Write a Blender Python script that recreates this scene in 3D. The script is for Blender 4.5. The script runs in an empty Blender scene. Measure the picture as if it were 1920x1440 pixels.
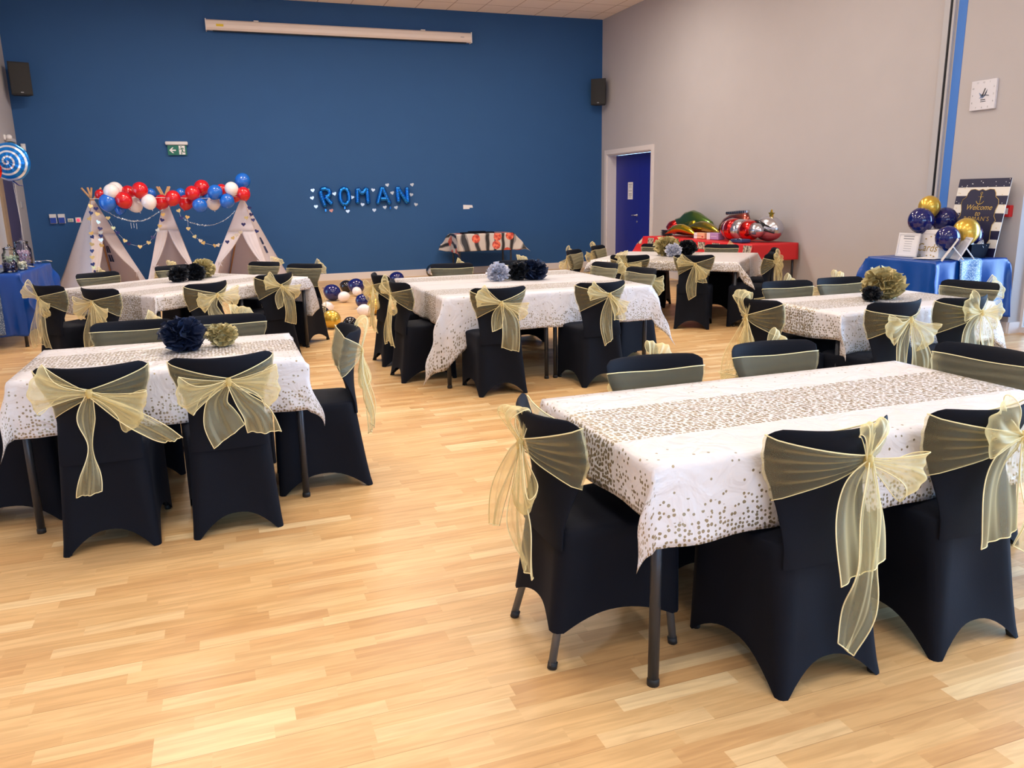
import bpy, math, random
from mathutils import Vector, Matrix, noise
sc = bpy.context.scene
PI = math.pi
# ------------------------------------------------------------------ camera
RT = Vector((0.939795, -0.341262, -0.018043)); UP = Vector((0.094480, 0.208720, 0.973401)); FW = Vector((0.328419, 0.916502, -0.228396))
cam_data = bpy.data.cameras.new('camera'); cam = bpy.data.objects.new('camera', cam_data)
sc.collection.objects.link(cam); sc.camera = cam
cam_data.sensor_width = 36.0; cam_data.lens = 27.94; cam_data.clip_start = 0.05; cam_data.clip_end = 200
M = Matrix((RT, UP, -FW)).transposed().to_4x4(); M.translation = Vector((0, 0, 1.5)); cam.matrix_world = M
# ------------------------------------------------------------------ view, world, lights
sc.view_settings.view_transform = 'Standard'; sc.view_settings.look = 'None'
sc.view_settings.exposure = -0.06; sc.view_settings.gamma = 1.0; sc.view_settings.use_curve_mapping = False
sc.cycles.max_bounces = 10; sc.cycles.diffuse_bounces = 5; sc.cycles.glossy_bounces = 4
sc.cycles.transparent_max_bounces = 32; sc.cycles.transmission_bounces = 6
sc.cycles.caustics_reflective = False; sc.cycles.caustics_refractive = False
sc.cycles.sample_clamp_indirect = 6.0
sc.cycles.use_denoising = True; sc.cycles.denoising_prefilter = 'ACCURATE'; sc.cycles.denoising_input_passes = 'RGB_ALBEDO_NORMAL'
world = bpy.data.worlds.new('daylight'); sc.world = world; world.use_nodes = True
bg = world.node_tree.nodes['Background']; bg.inputs[0].default_value = (0.42, 0.68, 1.0, 1); bg.inputs[1].default_value = 4.5
XR, XL, YB, YF, ZC = 7.75, -3.02, 15.75, -6.0, 4.99
def area(name, loc, rot, sx, sy, power, col):
    l = bpy.data.lights.new(name, 'AREA'); l.shape = 'RECTANGLE'; l.size = sx; l.size_y = sy; l.energy = power; l.color = col
    o = bpy.data.objects.new(name, l); sc.collection.objects.link(o); o.location = loc; o.rotation_euler = rot
    return o
WARM = (1.0, 0.885, 0.76); COOL = (0.48, 0.72, 1.0)
LAMPS = [(x, y) for y in (-3.2, 0.6, 4.4, 8.2, 12.0) for x in (-0.6, 2.4, 5.4)]
for x, y in LAMPS:
    pw = {-3.2: 26, 0.6: 44, 4.4: 50, 8.2: 62, 12.0: 88}[y] * (0.62 if (x > 5 and y < 9) else 1.0) * (1.3 if (x < 0 and y > 9) else 1.0)
    area('ceiling_lamp_light', (x, y, ZC - 0.06), (0, 0, 0), 1.15, 0.55, pw, WARM)
area('right_window_daylight', (XR + 1.6, 1.2, 1.6), (0, math.radians(90), math.radians(-14)), 2.9, 8.6, 1250, (0.40, 0.64, 1.0))
area('rear_window_daylight', (2.5, YF - 0.5, 1.7), (math.radians(90), 0, 0), 8.0, 2.8, 230, (0.40, 0.64, 1.0))

# ------------------------------------------------------------------ helpers
def link(o, parent=None):
    sc.collection.objects.link(o)
    if parent is not None: o.parent = parent
    return o
def thing(name, label, cat, loc=(0, 0, 0), rz=0.0, group=None):
    o = bpy.data.objects.new(name, None); o.empty_display_size = 0.05
    sc.collection.objects.link(o); o.location = loc; o.rotation_euler = (0, 0, rz)
    o['label'] = label; o['category'] = cat
    if group: o['group'] = group
    return o
def tag(o, label, cat, group=None):
    o['label'] = label; o['category'] = cat
    if group: o['group'] = group
    return o
def copy_tree(o, parent=None):
    c = o.copy(); sc.collection.objects.link(c)
    if parent is not None: c.parent = parent
    for ch in list(o.children): copy_tree(ch, c)
    return c
def lerp(a, b, t): return a + (b - a) * t
def smooth(t): t = max(0.0, min(1.0, t)); return t * t * (3 - 2 * t)

class MB:
    def __init__(s): s.v = []; s.f = []; s.m = []; s.uv = {}; s.attr = []
    def add(s, vs, fs, mi=0, T=None):
        b = len(s.v)
        for p in vs:
            p = Vector(p); s.v.append(T @ p if T is not None else p)
        for f in fs: s.f.append(tuple(b + i for i in f)); s.m.append(mi)
        return b
    def box(s, x0, x1, y0, y1, z0, z1, mi=0, T=None, bev=0.0):
        if bev <= 0:
            vs = [(x, y, z) for z in (z0, z1) for y in (y0, y1) for x in (x0, x1)]
            s.add(vs, [(0, 2, 3, 1), (4, 5, 7, 6), (0, 1, 5, 4), (2, 6, 7, 3), (0, 4, 6, 2), (1, 3, 7, 5)], mi, T); return
        b = min(bev, (x1 - x0) / 2.01, (y1 - y0) / 2.01, (z1 - z0) / 2.01)
        rings = []
        for z, i in ((z0, b), (z0 + b, 0), (z1 - b, 0), (z1, b)):
            r = []
            c = b
            for cx, cy, a0 in ((x1 - c, y1 - c, 0), (x0 + c, y1 - c, 90), (x0 + c, y0 + c, 180), (x1 - c, y0 + c, 270)):
                for k in range(3):
                    a = math.radians(a0 + 45 * k); rr = c - i
                    r.append((cx + rr * math.cos(a), cy + rr * math.sin(a), z))
            rings.append(r)
        s.loft(rings, True, True, True, mi, T)
    def loft(s, rings, close=True, cap0=False, cap1=False, mi=0, T=None):
        n = len(rings[0]); vs = [p for r in rings for p in r]; fs = []
        for i in range(len(rings) - 1):
            for j in range(n if close else n - 1):
                a = i * n + j; b = i * n + (j + 1) % n
                fs.append((a, b, b + n, a + n))
        if cap0: fs.append(tuple(reversed(range(n))))
        if cap1: fs.append(tuple(range((len(rings) - 1) * n, len(rings) * n)))
        return s.add(vs, fs, mi, T)
    def lathe(s, prof, n=24, mi=0, T=None, c0=True, c1=True):
        s.loft([[(r * math.cos(2 * PI * k / n), r * math.sin(2 * PI * k / n), z) for k in range(n)] for r, z in prof], True, c0, c1, mi, T)
    def tube(s, P, r, n=6, mi=0, closed=False, caps=True, T=None):
        P = [Vector(p) for p in P]; N = len(P); rs = r if isinstance(r, (list, tuple)) else [r] * N
        rings = []; ref = None
        for i in range(N):
            a = P[(i - 1) % N] if (i > 0 or closed) else P[0]; b = P[(i + 1) % N] if (i < N - 1 or closed) else P[-1]
            t = (b - a)
            if t.length < 1e-9: t = Vector((0, 0, 1))
            t.normalize()
            if ref is None: ref = t.orthogonal().normalized()
            ref = (ref - t * ref.dot(t))
            if ref.length < 1e-6: ref = t.orthogonal()
            ref.normalize(); bi = t.cross(ref)
            rings.append([P[i] + (ref * math.cos(2 * PI * k / n) + bi * math.sin(2 * PI * k / n)) * rs[i] for k in range(n)])
        if closed: rings.append(rings[0])
        s.loft(rings, True, caps and not closed, caps and not closed, mi, T)
    def ball(s, c, rx, ry=None, rz=None, n=20, m=12, mi=0, T=None):
        ry = ry or rx; rz = rz or rx
        rings = []
        for i in range(1, m):
            a = PI * i / m
            rings.append([(c[0] + rx * math.sin(a) * math.cos(2 * PI * k / n), c[1] + ry * math.sin(a) * math.sin(2 * PI * k / n), c[2] - rz * math.cos(a)) for k in range(n)])
        b = s.loft(rings, True, False, False, mi, T)
        p0 = s.add([(c[0], c[1], c[2] - rz), (c[0], c[1], c[2] + rz)], [], mi, T)
        for k in range(n):
            s.f.append((p0, b + (k + 1) % n, b + k)); s.m.append(mi)
            s.f.append((p0 + 1, b + (m - 2) * n + k, b + (m - 2) * n + (k + 1) % n)); s.m.append(mi)
    def poly(s, pts, z0, z1, mi=0, T=None):
        """extrude a planar outline between z0 and z1 (local z)"""
        s.loft([[(x, y, z0) for x, y in pts], [(x, y, z1) for x, y in pts]], True, True, True, mi, T)
    def build(s, name, mats, parent=None, sm=True, loc=None):
        me = bpy.data.meshes.new(name); me.from_pydata([tuple(p) for p in s.v], [], s.f)
        if not isinstance(mats, (list, tuple)): mats = [mats]
        for m in mats: me.materials.append(m)
        me.polygons.foreach_set('material_index', s.m)
        if sm: me.polygons.foreach_set('use_smooth', [True] * len(s.f))
        me.update()
        o = bpy.data.objects.new(name, me)
        if loc is not None: o.location = loc
        link(o, parent)
        if sm == 'auto': autosmooth(me)
        return o
def autosmooth(me, ang=40):
    import bmesh
    bm = bmesh.new(); bm.from_mesh(me); bmesh.ops.recalc_face_normals(bm, faces=bm.faces)
    for e in bm.edges:
        if len(e.link_faces) == 2 and e.calc_face_angle(0) > math.radians(ang): e.smooth = False
    bm.to_mesh(me); bm.free()
def fixn(o):
    import bmesh
    bm = bmesh.new(); bm.from_mesh(o.data); bmesh.ops.recalc_face_normals(bm, faces=bm.faces); bm.to_mesh(o.data); bm.free(); return o
def struct(name, mb, m, sm=False, parent=None):
    o = mb.build(name, m, parent, sm); o['kind'] = 'structure'; return o
def cr(pts, n):
    """catmull-rom through tuples, n samples"""
    out = []; K = len(pts) - 1
    for i in range(n):
        t = i / (n - 1) * K; k = min(int(t), K - 1); u = t - k
        p0 = pts[max(k - 1, 0)]; p1 = pts[k]; p2 = pts[k + 1]; p3 = pts[min(k + 2, K)]
        out.append(tuple(0.5 * ((2 * b) + (-a + c) * u + (2 * a - 5 * b + 4 * c - d) * u * u + (-a + 3 * b - 3 * c + d) * u ** 3) for a, b, c, d in zip(p0, p1, p2, p3)))
    return out

# ------------------------------------------------------------------ materials
def srgb(r, g, b):
    f = lambda c: (c / 255 / 12.92) if c / 255 <= 0.04045 else ((c / 255 + 0.055) / 1.055) ** 2.4
    return (f(r), f(g), f(b), 1.0)
def new_mat(name):
    m = bpy.data.materials.new(name); m.use_nodes = True; nt = m.node_tree
    return m, nt, nt.nodes['Principled BSDF']
def pmat(name, col, rough=0.5, metal=0.0, **kw):
    m, nt, b = new_mat(name)
    b.inputs['Base Color'].default_value = col; b.inputs['Roughness'].default_value = rough; b.inputs['Metallic'].default_value = metal
    for k, v in kw.items(): b.inputs[k.replace('_', ' ')].default_value = v
    return m
def noisy(name, c1, c2, scale=8, rough=0.6, bump=0.0, bscale=80, metal=0.0, **kw):
    m, nt, b = new_mat(name); N = nt.nodes; L = nt.links
    tc = N.new('ShaderNodeTexCoord'); no = N.new('ShaderNodeTexNoise'); no.inputs['Scale'].default_value = scale; no.inputs['Detail'].default_value = 5
    mx = N.new('ShaderNodeMix'); mx.data_type = 'RGBA'; mx.inputs[6].default_value = c1; mx.inputs[7].default_value = c2
    L.new(tc.outputs['Object'], no.inputs['Vector']); L.new(no.outputs['Fac'], mx.inputs[0]); L.new(mx.outputs[2], b.inputs['Base Color'])
    b.inputs['Roughness'].default_value = rough; b.inputs['Metallic'].default_value = metal
    for k, v in kw.items(): b.inputs[k.replace('_', ' ')].default_value = v
    if bump:
        n2 = N.new('ShaderNodeTexNoise'); n2.inputs['Scale'].default_value = bscale; n2.inputs['Detail'].default_value = 4
        bp = N.new('ShaderNodeBump'); bp.inputs['Strength'].default_value = bump; bp.inputs['Distance'].default_value = 0.01
        L.new(tc.outputs['Object'], n2.inputs['Vector']); L.new(n2.outputs['Fac'], bp.inputs['Height']); L.new(bp.outputs['Normal'], b.inputs['Normal'])
    return m
def mth(nt, op, a, b=None, c=None):
    n = nt.nodes.new('ShaderNodeMath'); n.operation = op
    for i, x in enumerate((a, b, c)):
        if x is None: continue
        if isinstance(x, (int, float)): n.inputs[i].default_value = x
        else: nt.links.new(x, n.inputs[i])
    return n.outputs[0]

def floor_mat():
    m, nt, b = new_mat('laminate_floor'); N = nt.nodes; L = nt.links
    tc = N.new('ShaderNodeTexCoord'); sp = N.new('ShaderNodeSeparateXYZ'); L.new(tc.outputs['Object'], sp.inputs[0])
    x, y = sp.outputs[0], sp.outputs[1]
    row = mth(nt, 'FLOOR', mth(nt, 'DIVIDE', y, 0.064))
    w1 = N.new('ShaderNodeTexWhiteNoise'); w1.noise_dimensions = '1D'; L.new(row, w1.inputs['W'])
    ln = mth(nt, 'ADD', 0.30, mth(nt, 'MULTIPLY', w1.outputs['Value'], 0.22))
    w1b = N.new('ShaderNodeTexWhiteNoise'); w1b.noise_dimensions = '1D'; L.new(mth(nt, 'ADD', row, 77.3), w1b.inputs['W'])
    xs = mth(nt, 'ADD', mth(nt, 'ADD', x, 40.0), mth(nt, 'MULTIPLY', w1b.outputs['Value'], 3.0))
    q = mth(nt, 'DIVIDE', xs, ln); col = mth(nt, 'FLOOR', q)
    cv = N.new('ShaderNodeCombineXYZ'); L.new(row, cv.inputs[0]); L.new(col, cv.inputs[1])
    wn = N.new('ShaderNodeTexWhiteNoise'); wn.noise_dimensions = '2D'; L.new(cv.outputs[0], wn.inputs['Vector'])
    ramp = N.new('ShaderNodeValToRGB'); e = ramp.color_ramp.elements
    e[0].position = 0.0; e[0].color = srgb(208, 164, 112)
    e[1].position = 1.0; e[1].color = srgb(236, 208, 160)
    for p, c in ((0.25, srgb(214, 173, 120)), (0.5, srgb(219, 180, 127)), (0.8, srgb(223, 186, 134)), (0.92, srgb(229, 196, 146))):
        k = e.new(p); k.color = c
    L.new(wn.outputs['Value'], ramp.inputs[0])
    # grain
    mp = N.new('ShaderNodeMapping'); mp.inputs['Scale'].default_value = (2.2, 26, 1)
    ad = N.new('ShaderNodeVectorMath'); ad.operation = 'ADD'; L.new(tc.outputs['Object'], ad.inputs[0]); L.new(wn.outputs['Color'], ad.inputs[1])
    L.new(ad.outputs[0], mp.inputs['Vector'])
    gn = N.new('ShaderNodeTexNoise'); gn.inputs['Scale'].default_value = 1.6; gn.inputs['Detail'].default_value = 6; gn.inputs['Distortion'].default_value = 0.8
    L.new(mp.outputs[0], gn.inputs['Vector'])
    gr = N.new('ShaderNodeValToRGB'); gr.color_ramp.elements[0].position = 0.38; gr.color_ramp.elements[0].color = (0.86, 0.82, 0.78, 1)
    gr.color_ramp.elements[1].position = 0.62; gr.color_ramp.elements[1].color = (1.04, 1.04, 1.03, 1)
    L.new(gn.outputs['Fac'], gr.inputs[0])
    mu = N.new('ShaderNodeMix'); mu.data_type = 'RGBA'; mu.blend_type = 'MULTIPLY'; mu.inputs[0].default_value = 0.9
    L.new(ramp.outputs[0], mu.inputs[6]); L.new(gr.outputs[0], mu.inputs[7])
    # board joints every three strips
    fy = mth(nt, 'FRACT', mth(nt, 'DIVIDE', y, 0.192))
    jl = mth(nt, 'LESS_THAN', fy, 0.010)
    m2 = N.new('ShaderNodeMix'); m2.data_type = 'RGBA'; m2.inputs[7].default_value = srgb(150, 104, 62)
    L.new(mth(nt, 'MULTIPLY', jl, 0.6), m2.inputs[0]); L.new(mu.outputs[2], m2.inputs[6]); L.new(m2.outputs[2], b.inputs['Base Color'])
    b.inputs['Roughness'].default_value = 0.36; b.inputs['Specular IOR Level'].default_value = 0.35
    return m
def cloth_mat():
    m, nt, b = new_mat('confetti_tablecloth'); N = nt.nodes; L = nt.links
    uv = N.new('ShaderNodeUVMap'); at = N.new('ShaderNodeAttribute'); at.attribute_name = 'hem'
    sp = N.new('ShaderNodeSeparateXYZ'); L.new(uv.outputs[0], sp.inputs[0])
    hem = at.outputs['Fac']
    def dots(scale, rad, prob):
        v = N.new('ShaderNodeTexVoronoi'); v.voronoi_dimensions = '2D'; v.inputs['Scale'].default_value = scale; v.inputs['Randomness'].default_value = 0.62
        L.new(uv.outputs[0], v.inputs['Vector'])
        c = N.new('ShaderNodeSeparateColor'); L.new(v.outputs['Color'], c.inputs[0])
        r = mth(nt, 'MULTIPLY', rad, mth(nt, 'ADD', 0.75, mth(nt, 'MULTIPLY', c.outputs[1], 0.4)))
        inside = mth(nt, 'LESS_THAN', v.outputs['Distance'], r)
        keep = mth(nt, 'LESS_THAN', c.outputs[0], prob)
        return mth(nt, 'MULTIPLY', inside, keep)
    mr = N.new('ShaderNodeMapRange'); mr.inputs[1].default_value = 0.0; mr.inputs[2].default_value = 0.20; mr.inputs[3].default_value = 1.0; mr.inputs[4].default_value = 0.0
    L.new(hem, mr.inputs[0])
    pr = mth(nt, 'POWER', mr.outputs[0], 1.7)
    dh = dots(64.0, 0.33, pr)
    m3 = N.new('ShaderNodeMapRange'); m3.inputs[1].default_value = 0.12; m3.inputs[2].default_value = 0.34; m3.inputs[3].default_value = 0.34; m3.inputs[4].default_value = 0.0
    L.new(hem, m3.inputs[0])
    ds = dots(40.0, 0.17, m3.outputs[0])
    band = mth(nt, 'LESS_THAN', mth(nt, 'ABSOLUTE', sp.outputs[1]), 0.185)
    db = mth(nt, 'MULTIPLY', dots(60.0, 0.385, 1.1), band)
    d = mth(nt, 'MAXIMUM', mth(nt, 'MAXIMUM', dh, ds), db)
    mx = N.new('ShaderNodeMix'); mx.data_type = 'RGBA'; mx.inputs[6].default_value = srgb(234, 230, 232); mx.inputs[7].default_value = srgb(162, 148, 120)
    L.new(d, mx.inputs[0]); L.new(mx.outputs[2], b.inputs['Base Color'])
    L.new(mth(nt, 'MULTIPLY', d, 0.45), b.inputs['Metallic'])
    b.inputs['Roughness'].default_value = 0.34
    # packing creases and light crumple
    cx = mth(nt, 'ABSOLUTE', mth(nt, 'SUBTRACT', mth(nt, 'FRACT', mth(nt, 'MULTIPLY', sp.outputs[0], 3.6)), 0.5))
    cy = mth(nt, 'ABSOLUTE', mth(nt, 'SUBTRACT', mth(nt, 'FRACT', mth(nt, 'MULTIPLY', sp.outputs[1], 3.6)), 0.5))
    cr_ = mth(nt, 'ADD', mth(nt, 'LESS_THAN', cx, 0.012), mth(nt, 'LESS_THAN', cy, 0.012))
    nz = N.new('ShaderNodeTexNoise'); nz.inputs['Scale'].default_value = 7; nz.inputs['Detail'].default_value = 3; nz.inputs['Distortion'].default_value = 1.5; L.new(uv.outputs[0], nz.inputs['Vector'])
    hh = mth(nt, 'ADD', mth(nt, 'MULTIPLY', cr_, 0.08), nz.outputs['Fac'])
    bp = N.new('ShaderNodeBump'); bp.inputs['Strength'].default_value = 0.45; bp.inputs['Distance'].default_value = 0.03
    L.new(hh, bp.inputs['Height']); L.new(bp.outputs['Normal'], b.inputs['Normal'])
    tr = N.new('ShaderNodeBsdfTranslucent'); tr.inputs[0].default_value = (0.85, 0.87, 0.9, 1)
    ms = N.new('ShaderNodeMixShader'); ms.inputs[0].default_value = 0.14
    out = nt.nodes['Material Output']; L.new(b.outputs[0], ms.inputs[1]); L.new(tr.outputs[0], ms.inputs[2]); L.new(ms.outputs[0], out.inputs[0])
    return m
def organza_mat(name, col, base=0.22, edge=0.75):
    m = bpy.data.materials.new(name); m.use_nodes = True; nt = m.node_tree; N = nt.nodes; L = nt.links; N.clear()
    out = N.new('ShaderNodeOutputMaterial'); tp = N.new('ShaderNodeBsdfTransparent'); tp.inputs[0].default_value = (0.97, 0.95, 0.88, 1)
    df = N.new('ShaderNodeBsdfDiffuse'); df.inputs[0].default_value = col
    tl = N.new('ShaderNodeBsdfTranslucent'); tl.inputs[0].default_value = col
    gl = N.new('ShaderNodeBsdfGlossy'); gl.inputs[0].default_value = (1, 0.97, 0.85, 1); gl.inputs['Roughness'].default_value = 0.42
    a = N.new('ShaderNodeMixShader'); a.inputs[0].default_value = 0.45; L.new(df.outputs[0], a.inputs[1]); L.new(tl.outputs[0], a.inputs[2])
    b = N.new('ShaderNodeMixShader'); b.inputs[0].default_value = 0.08; L.new(a.outputs[0], b.inputs[1]); L.new(gl.outputs[0], b.inputs[2])
    lw = N.new('ShaderNodeLayerWeight'); lw.inputs[0].default_value = 0.45
    mr = N.new('ShaderNodeMapRange'); mr.inputs[1].default_value = 0.1; mr.inputs[2].default_value = 1.0; mr.inputs[3].default_value = base; mr.inputs[4].default_value = edge
    L.new(lw.outputs['Facing'], mr.inputs[0])
    s = N.new('ShaderNodeMixShader'); L.new(mr.outputs[0], s.inputs[0]); L.new(tp.outputs[0], s.inputs[1]); L.new(b.outputs[0], s.inputs[2]); L.new(s.outputs[0], out.inputs[0])
    return m
def glitter_mat(name, base, dot, scale, rad, keep=1.0, rough=0.4):
    m, nt, b = new_mat(name); N = nt.nodes; L = nt.links
    tc = N.new('ShaderNodeTexCoord'); v = N.new('ShaderNodeTexVoronoi'); v.inputs['Scale'].default_value = scale; L.new(tc.outputs['Object'], v.inputs['Vector'])
    c = N.new('ShaderNodeSeparateColor'); L.new(v.outputs['Color'], c.inputs[0])
    d = mth(nt, 'MULTIPLY', mth(nt, 'LESS_THAN', v.outputs['Distance'], rad), mth(nt, 'LESS_THAN', c.outputs[0], keep))
    mx = N.new('ShaderNodeMix'); mx.data_type = 'RGBA'; mx.inputs[6].default_value = base; mx.inputs[7].default_value = dot
    L.new(d, mx.inputs[0]); L.new(mx.outputs[2], b.inputs['Base Color']); b.inputs['Roughness'].default_value = rough
    return m
def glass_mat(name, tint=(1, 1, 1, 1), op=0.06):
    m = bpy.data.materials.new(name); m.use_nodes = True; nt = m.node_tree; N = nt.nodes; L = nt.links; N.clear()
    out = N.new('ShaderNodeOutputMaterial'); tp = N.new('ShaderNodeBsdfTransparent'); tp.inputs[0].default_value = tint
    gl = N.new('ShaderNodeBsdfGlossy'); gl.inputs['Roughness'].default_value = 0.03
    fr = N.new('ShaderNodeFresnel'); fr.inputs[0].default_value = 1.45
    k = mth(nt, 'ADD', fr.outputs[0], op)
    s = N.new('ShaderNodeMixShader'); L.new(k, s.inputs[0]); L.new(tp.outputs[0], s.inputs[1]); L.new(gl.outputs[0], s.inputs[2]); L.new(s.outputs[0], out.inputs[0])
    return m
F = {}
F['floor'] = floor_mat()
F['cloth'] = cloth_mat()
F['organza'] = organza_mat('gold_organza', (0.97, 0.87, 0.50, 1), 0.28, 0.85)
F['organza_band'] = organza_mat('gold_organza_band', (0.92, 0.84, 0.52, 1), 0.16, 0.62)
F['organza_knot'] = organza_mat('gold_organza_gathered', (0.95, 0.78, 0.34, 1), 0.55, 0.95)
F['hem'] = pmat('sash_hem', (0.90, 0.80, 0.46, 1), 0.5)
F['blue_wall'] = noisy('blue_wall_paint', srgb(32, 80, 134), srgb(36, 85, 140), 3, 0.75, 0.03, 60)
F['wall'] = noisy('pale_wall_paint', srgb(178, 174, 177), srgb(184, 180, 183), 2.5, 0.8, 0.03, 60)
F['white_paint'] = pmat('white_gloss_paint', srgb(220, 214, 214), 0.4)
F['grey_paint'] = pmat('grey_gloss_paint', srgb(176, 176, 182), 0.45)
F['stripe'] = pmat('blue_stripe_paint', srgb(62, 120, 205), 0.6)
F['black_trim'] = pmat('black_seal', srgb(20, 20, 26), 0.5)
F['spandex'] = noisy('black_spandex', (0.0030, 0.0038, 0.0078, 1), (0.0044, 0.0058, 0.0115, 1), 5, 0.75, 0.05, 260)
F['spandex'].node_tree.nodes['Principled BSDF'].inputs['Sheen Weight'].default_value = 0.02; F['spandex'].node_tree.nodes['Principled BSDF'].inputs['Specular IOR Level'].default_value = 0.16
F['spandex'].node_tree.nodes['Principled BSDF'].inputs['Sheen Tint'].default_value = (0.35, 0.55, 1.0, 1)
F['leg'] = pmat('dark_grey_metal', (0.045, 0.047, 0.055, 1), 0.4, 0.5)
F['grey_leg'] = pmat('grey_steel', (0.16, 0.17, 0.19, 1), 0.4, 0.6)
F['rubber'] = pmat('black_rubber', (0.012, 0.012, 0.013, 1), 0.6)
F['table_board'] = noisy('grey_laminate_board', srgb(120, 116, 112), srgb(130, 126, 122), 30, 0.5)
F['door_blue'] = pmat('blue_door_laminate', srgb(24, 36, 140), 0.45)
F['steel'] = pmat('brushed_steel', (0.55, 0.55, 0.56, 1), 0.3, 1.0)
F['speaker'] = noisy('black_speaker', (0.012, 0.012, 0.013, 1), (0.02, 0.02, 0.021, 1), 90, 0.7, 0.3, 400)
F['plastic_white'] = pmat('white_plastic', srgb(222, 220, 222), 0.4)
F['plastic_cream'] = pmat('cream_metal_case', srgb(232, 220, 212), 0.4)
F['paper'] = pmat('white_paper', srgb(232, 230, 232), 0.7)
F['ink'] = pmat('dark_ink', srgb(40, 42, 52), 0.6)
F['grey_ink'] = pmat('grey_ink', srgb(140, 142, 150), 0.6)
F['gold_ink'] = pmat('gold_foil_print', srgb(200, 170, 96), 0.35, 0.6)
F['navy'] = pmat('navy_print', srgb(16, 22, 62), 0.5)
F['red'] = pmat('red_plastic', srgb(196, 32, 36), 0.4)
F['green_sign'] = pmat('exit_green', srgb(0, 104, 84), 0.4)
F['sky_blue_plug'] = pmat('blue_socket', srgb(36, 70, 170), 0.4)
F['canvas'] = noisy('white_canvas', srgb(240, 232, 236), srgb(248, 242, 246), 9, 0.85, 0.5, 14)
nt_ = F['canvas'].node_tree; tr_ = nt_.nodes.new('ShaderNodeBsdfTranslucent'); tr_.inputs[0].default_value = (0.9, 0.85, 0.86, 1); ms_ = nt_.nodes.new('ShaderNodeMixShader'); ms_.inputs[0].default_value = 0.5
nt_.links.new(nt_.nodes['Principled BSDF'].outputs[0], ms_.inputs[1]); nt_.links.new(tr_.outputs[0], ms_.inputs[2]); nt_.links.new(ms_.outputs[0], nt_.nodes['Material Output'].inputs[0])
F['wood_pole'] = noisy('pine_pole', srgb(206, 160, 116), srgb(186, 138, 96), 20, 0.6)
F['glass'] = glass_mat('window_glass')

# ------------------------------------------------------------------ room shell
def ceiling_mat():
    m, nt, b = new_mat('ceiling_tiles'); N = nt.nodes; L = nt.links
    tc = N.new('ShaderNodeTexCoord'); sp = N.new('ShaderNodeSeparateXYZ'); L.new(tc.outputs['Object'], sp.inputs[0])
    def line(s, off):
        f = mth(nt, 'FRACT', mth(nt, 'DIVIDE', mth(nt, 'ADD', s, off), 0.6))
        return mth(nt, 'LESS_THAN', mth(nt, 'ABSOLUTE', mth(nt, 'SUBTRACT', f, 0.5)), 0.014)
    l = mth(nt, 'MAXIMUM', line(sp.outputs[0], 0.05), line(sp.outputs[1], 0.15))
    mx = N.new('ShaderNodeMix'); mx.data_type = 'RGBA'; mx.inputs[6].default_value = srgb(250, 238, 226); mx.inputs[7].default_value = srgb(196, 176, 160)
    L.new(l, mx.inputs[0]); L.new(mx.outputs[2], b.inputs['Base Color']); b.inputs['Roughness'].default_value = 0.9
    return m
F['ceiling'] = ceiling_mat()
T_ = 0.26
m = MB(); m.box(XL - 1.5, XR + 2.0, YF - 1.0, YB + 0.3, -0.12, 0.0); struct('floor', m, F['floor'])
m = MB(); m.box(XL - T_, XR + T_, YF - T_, YB + 0.3, ZC, ZC + 0.15); struct('ceiling', m, F['ceiling'])
m = MB(); m.box(XL - T_, XR + T_, YB, YB + 0.25, 0, ZC); struct('wall_back', m, F['blue_wall'])
# right wall: glazed opening y -5..6.05, double door y 13.64..15.49
m = MB(); X0, X1 = XR, XR + T_
m.box(X0, X1, YF, -5.0, 0, ZC); m.box(X0, X1, -5.0, 6.05, 3.05, ZC)
m.box(X0, X1, 6.05, 13.64, 0, ZC); m.box(X0, X1, 13.64, 15.49, 2.33, ZC); m.box(X0, X1, 15.49, YB, 0, ZC)
struct('wall_right', m, F['wall'])
m = MB(); X0, X1 = XL - T_, XL
m.box(X0, X1, YF, 11.2, 0, ZC); m.box(X0, X1, 11.2, 14.02, 2.15, ZC); m.box(X0, X1, 14.02, YB, 0, ZC); struct('wall_left', m, F['wall'])
m = MB(); m.box(XL, -1.6, YF - T_, YF, 0, ZC); m.box(-1.6, 6.4, YF - T_, YF, 3.1, ZC); m.box(6.4, XR, YF - T_, YF, 0, ZC); m.box(-1.6, 6.4, YF - T_, YF, 0, 0.35)
struct('wall_front', m, F['wall'])
m = MB(); m.box(XL, XR, YB - 0.02, YB, 0, 0.12); m.box(XL, XR, YB - 0.014, YB, 0.12, 0.13); struct('baseboard_back', m, F['white_paint'])
m = MB(); m.box(XR - 0.018, XR, 6.05, 13.55, 0, 0.12); m.box(XR, XR + T_, 6.032, 6.05, 0, 0.12); struct('baseboard_right', m, F['white_paint'])
m = MB(); m.box(XL, XL + 0.018, 2.0, 11.1, 0, 0.12); m.box(XL, XL + 0.018, 15.08, YB, 0, 0.12); struct('baseboard_left', m, F['white_paint'])
# blue painted stripe, metal channel and black rubber seal on the right wall
m = MB(); m.box(XR - 0.004, XR, 6.965, 7.075, 0, ZC); struct('trim_1', m, F['stripe'])
m = MB(); m.box(XR - 0.03, XR, 7.10, 7.128, 0, ZC); m.box(XR - 0.03, XR, 7.165, 7.24, 0, ZC); struct('trim_2', m, F['grey_paint'])
m = MB(); m.box(XR - 0.026, XR, 7.128, 7.143, 0, ZC); m.box(XR - 0.026, XR, 7.150, 7.165, 0, ZC); struct('trim_3', m, F['black_trim'])
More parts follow.
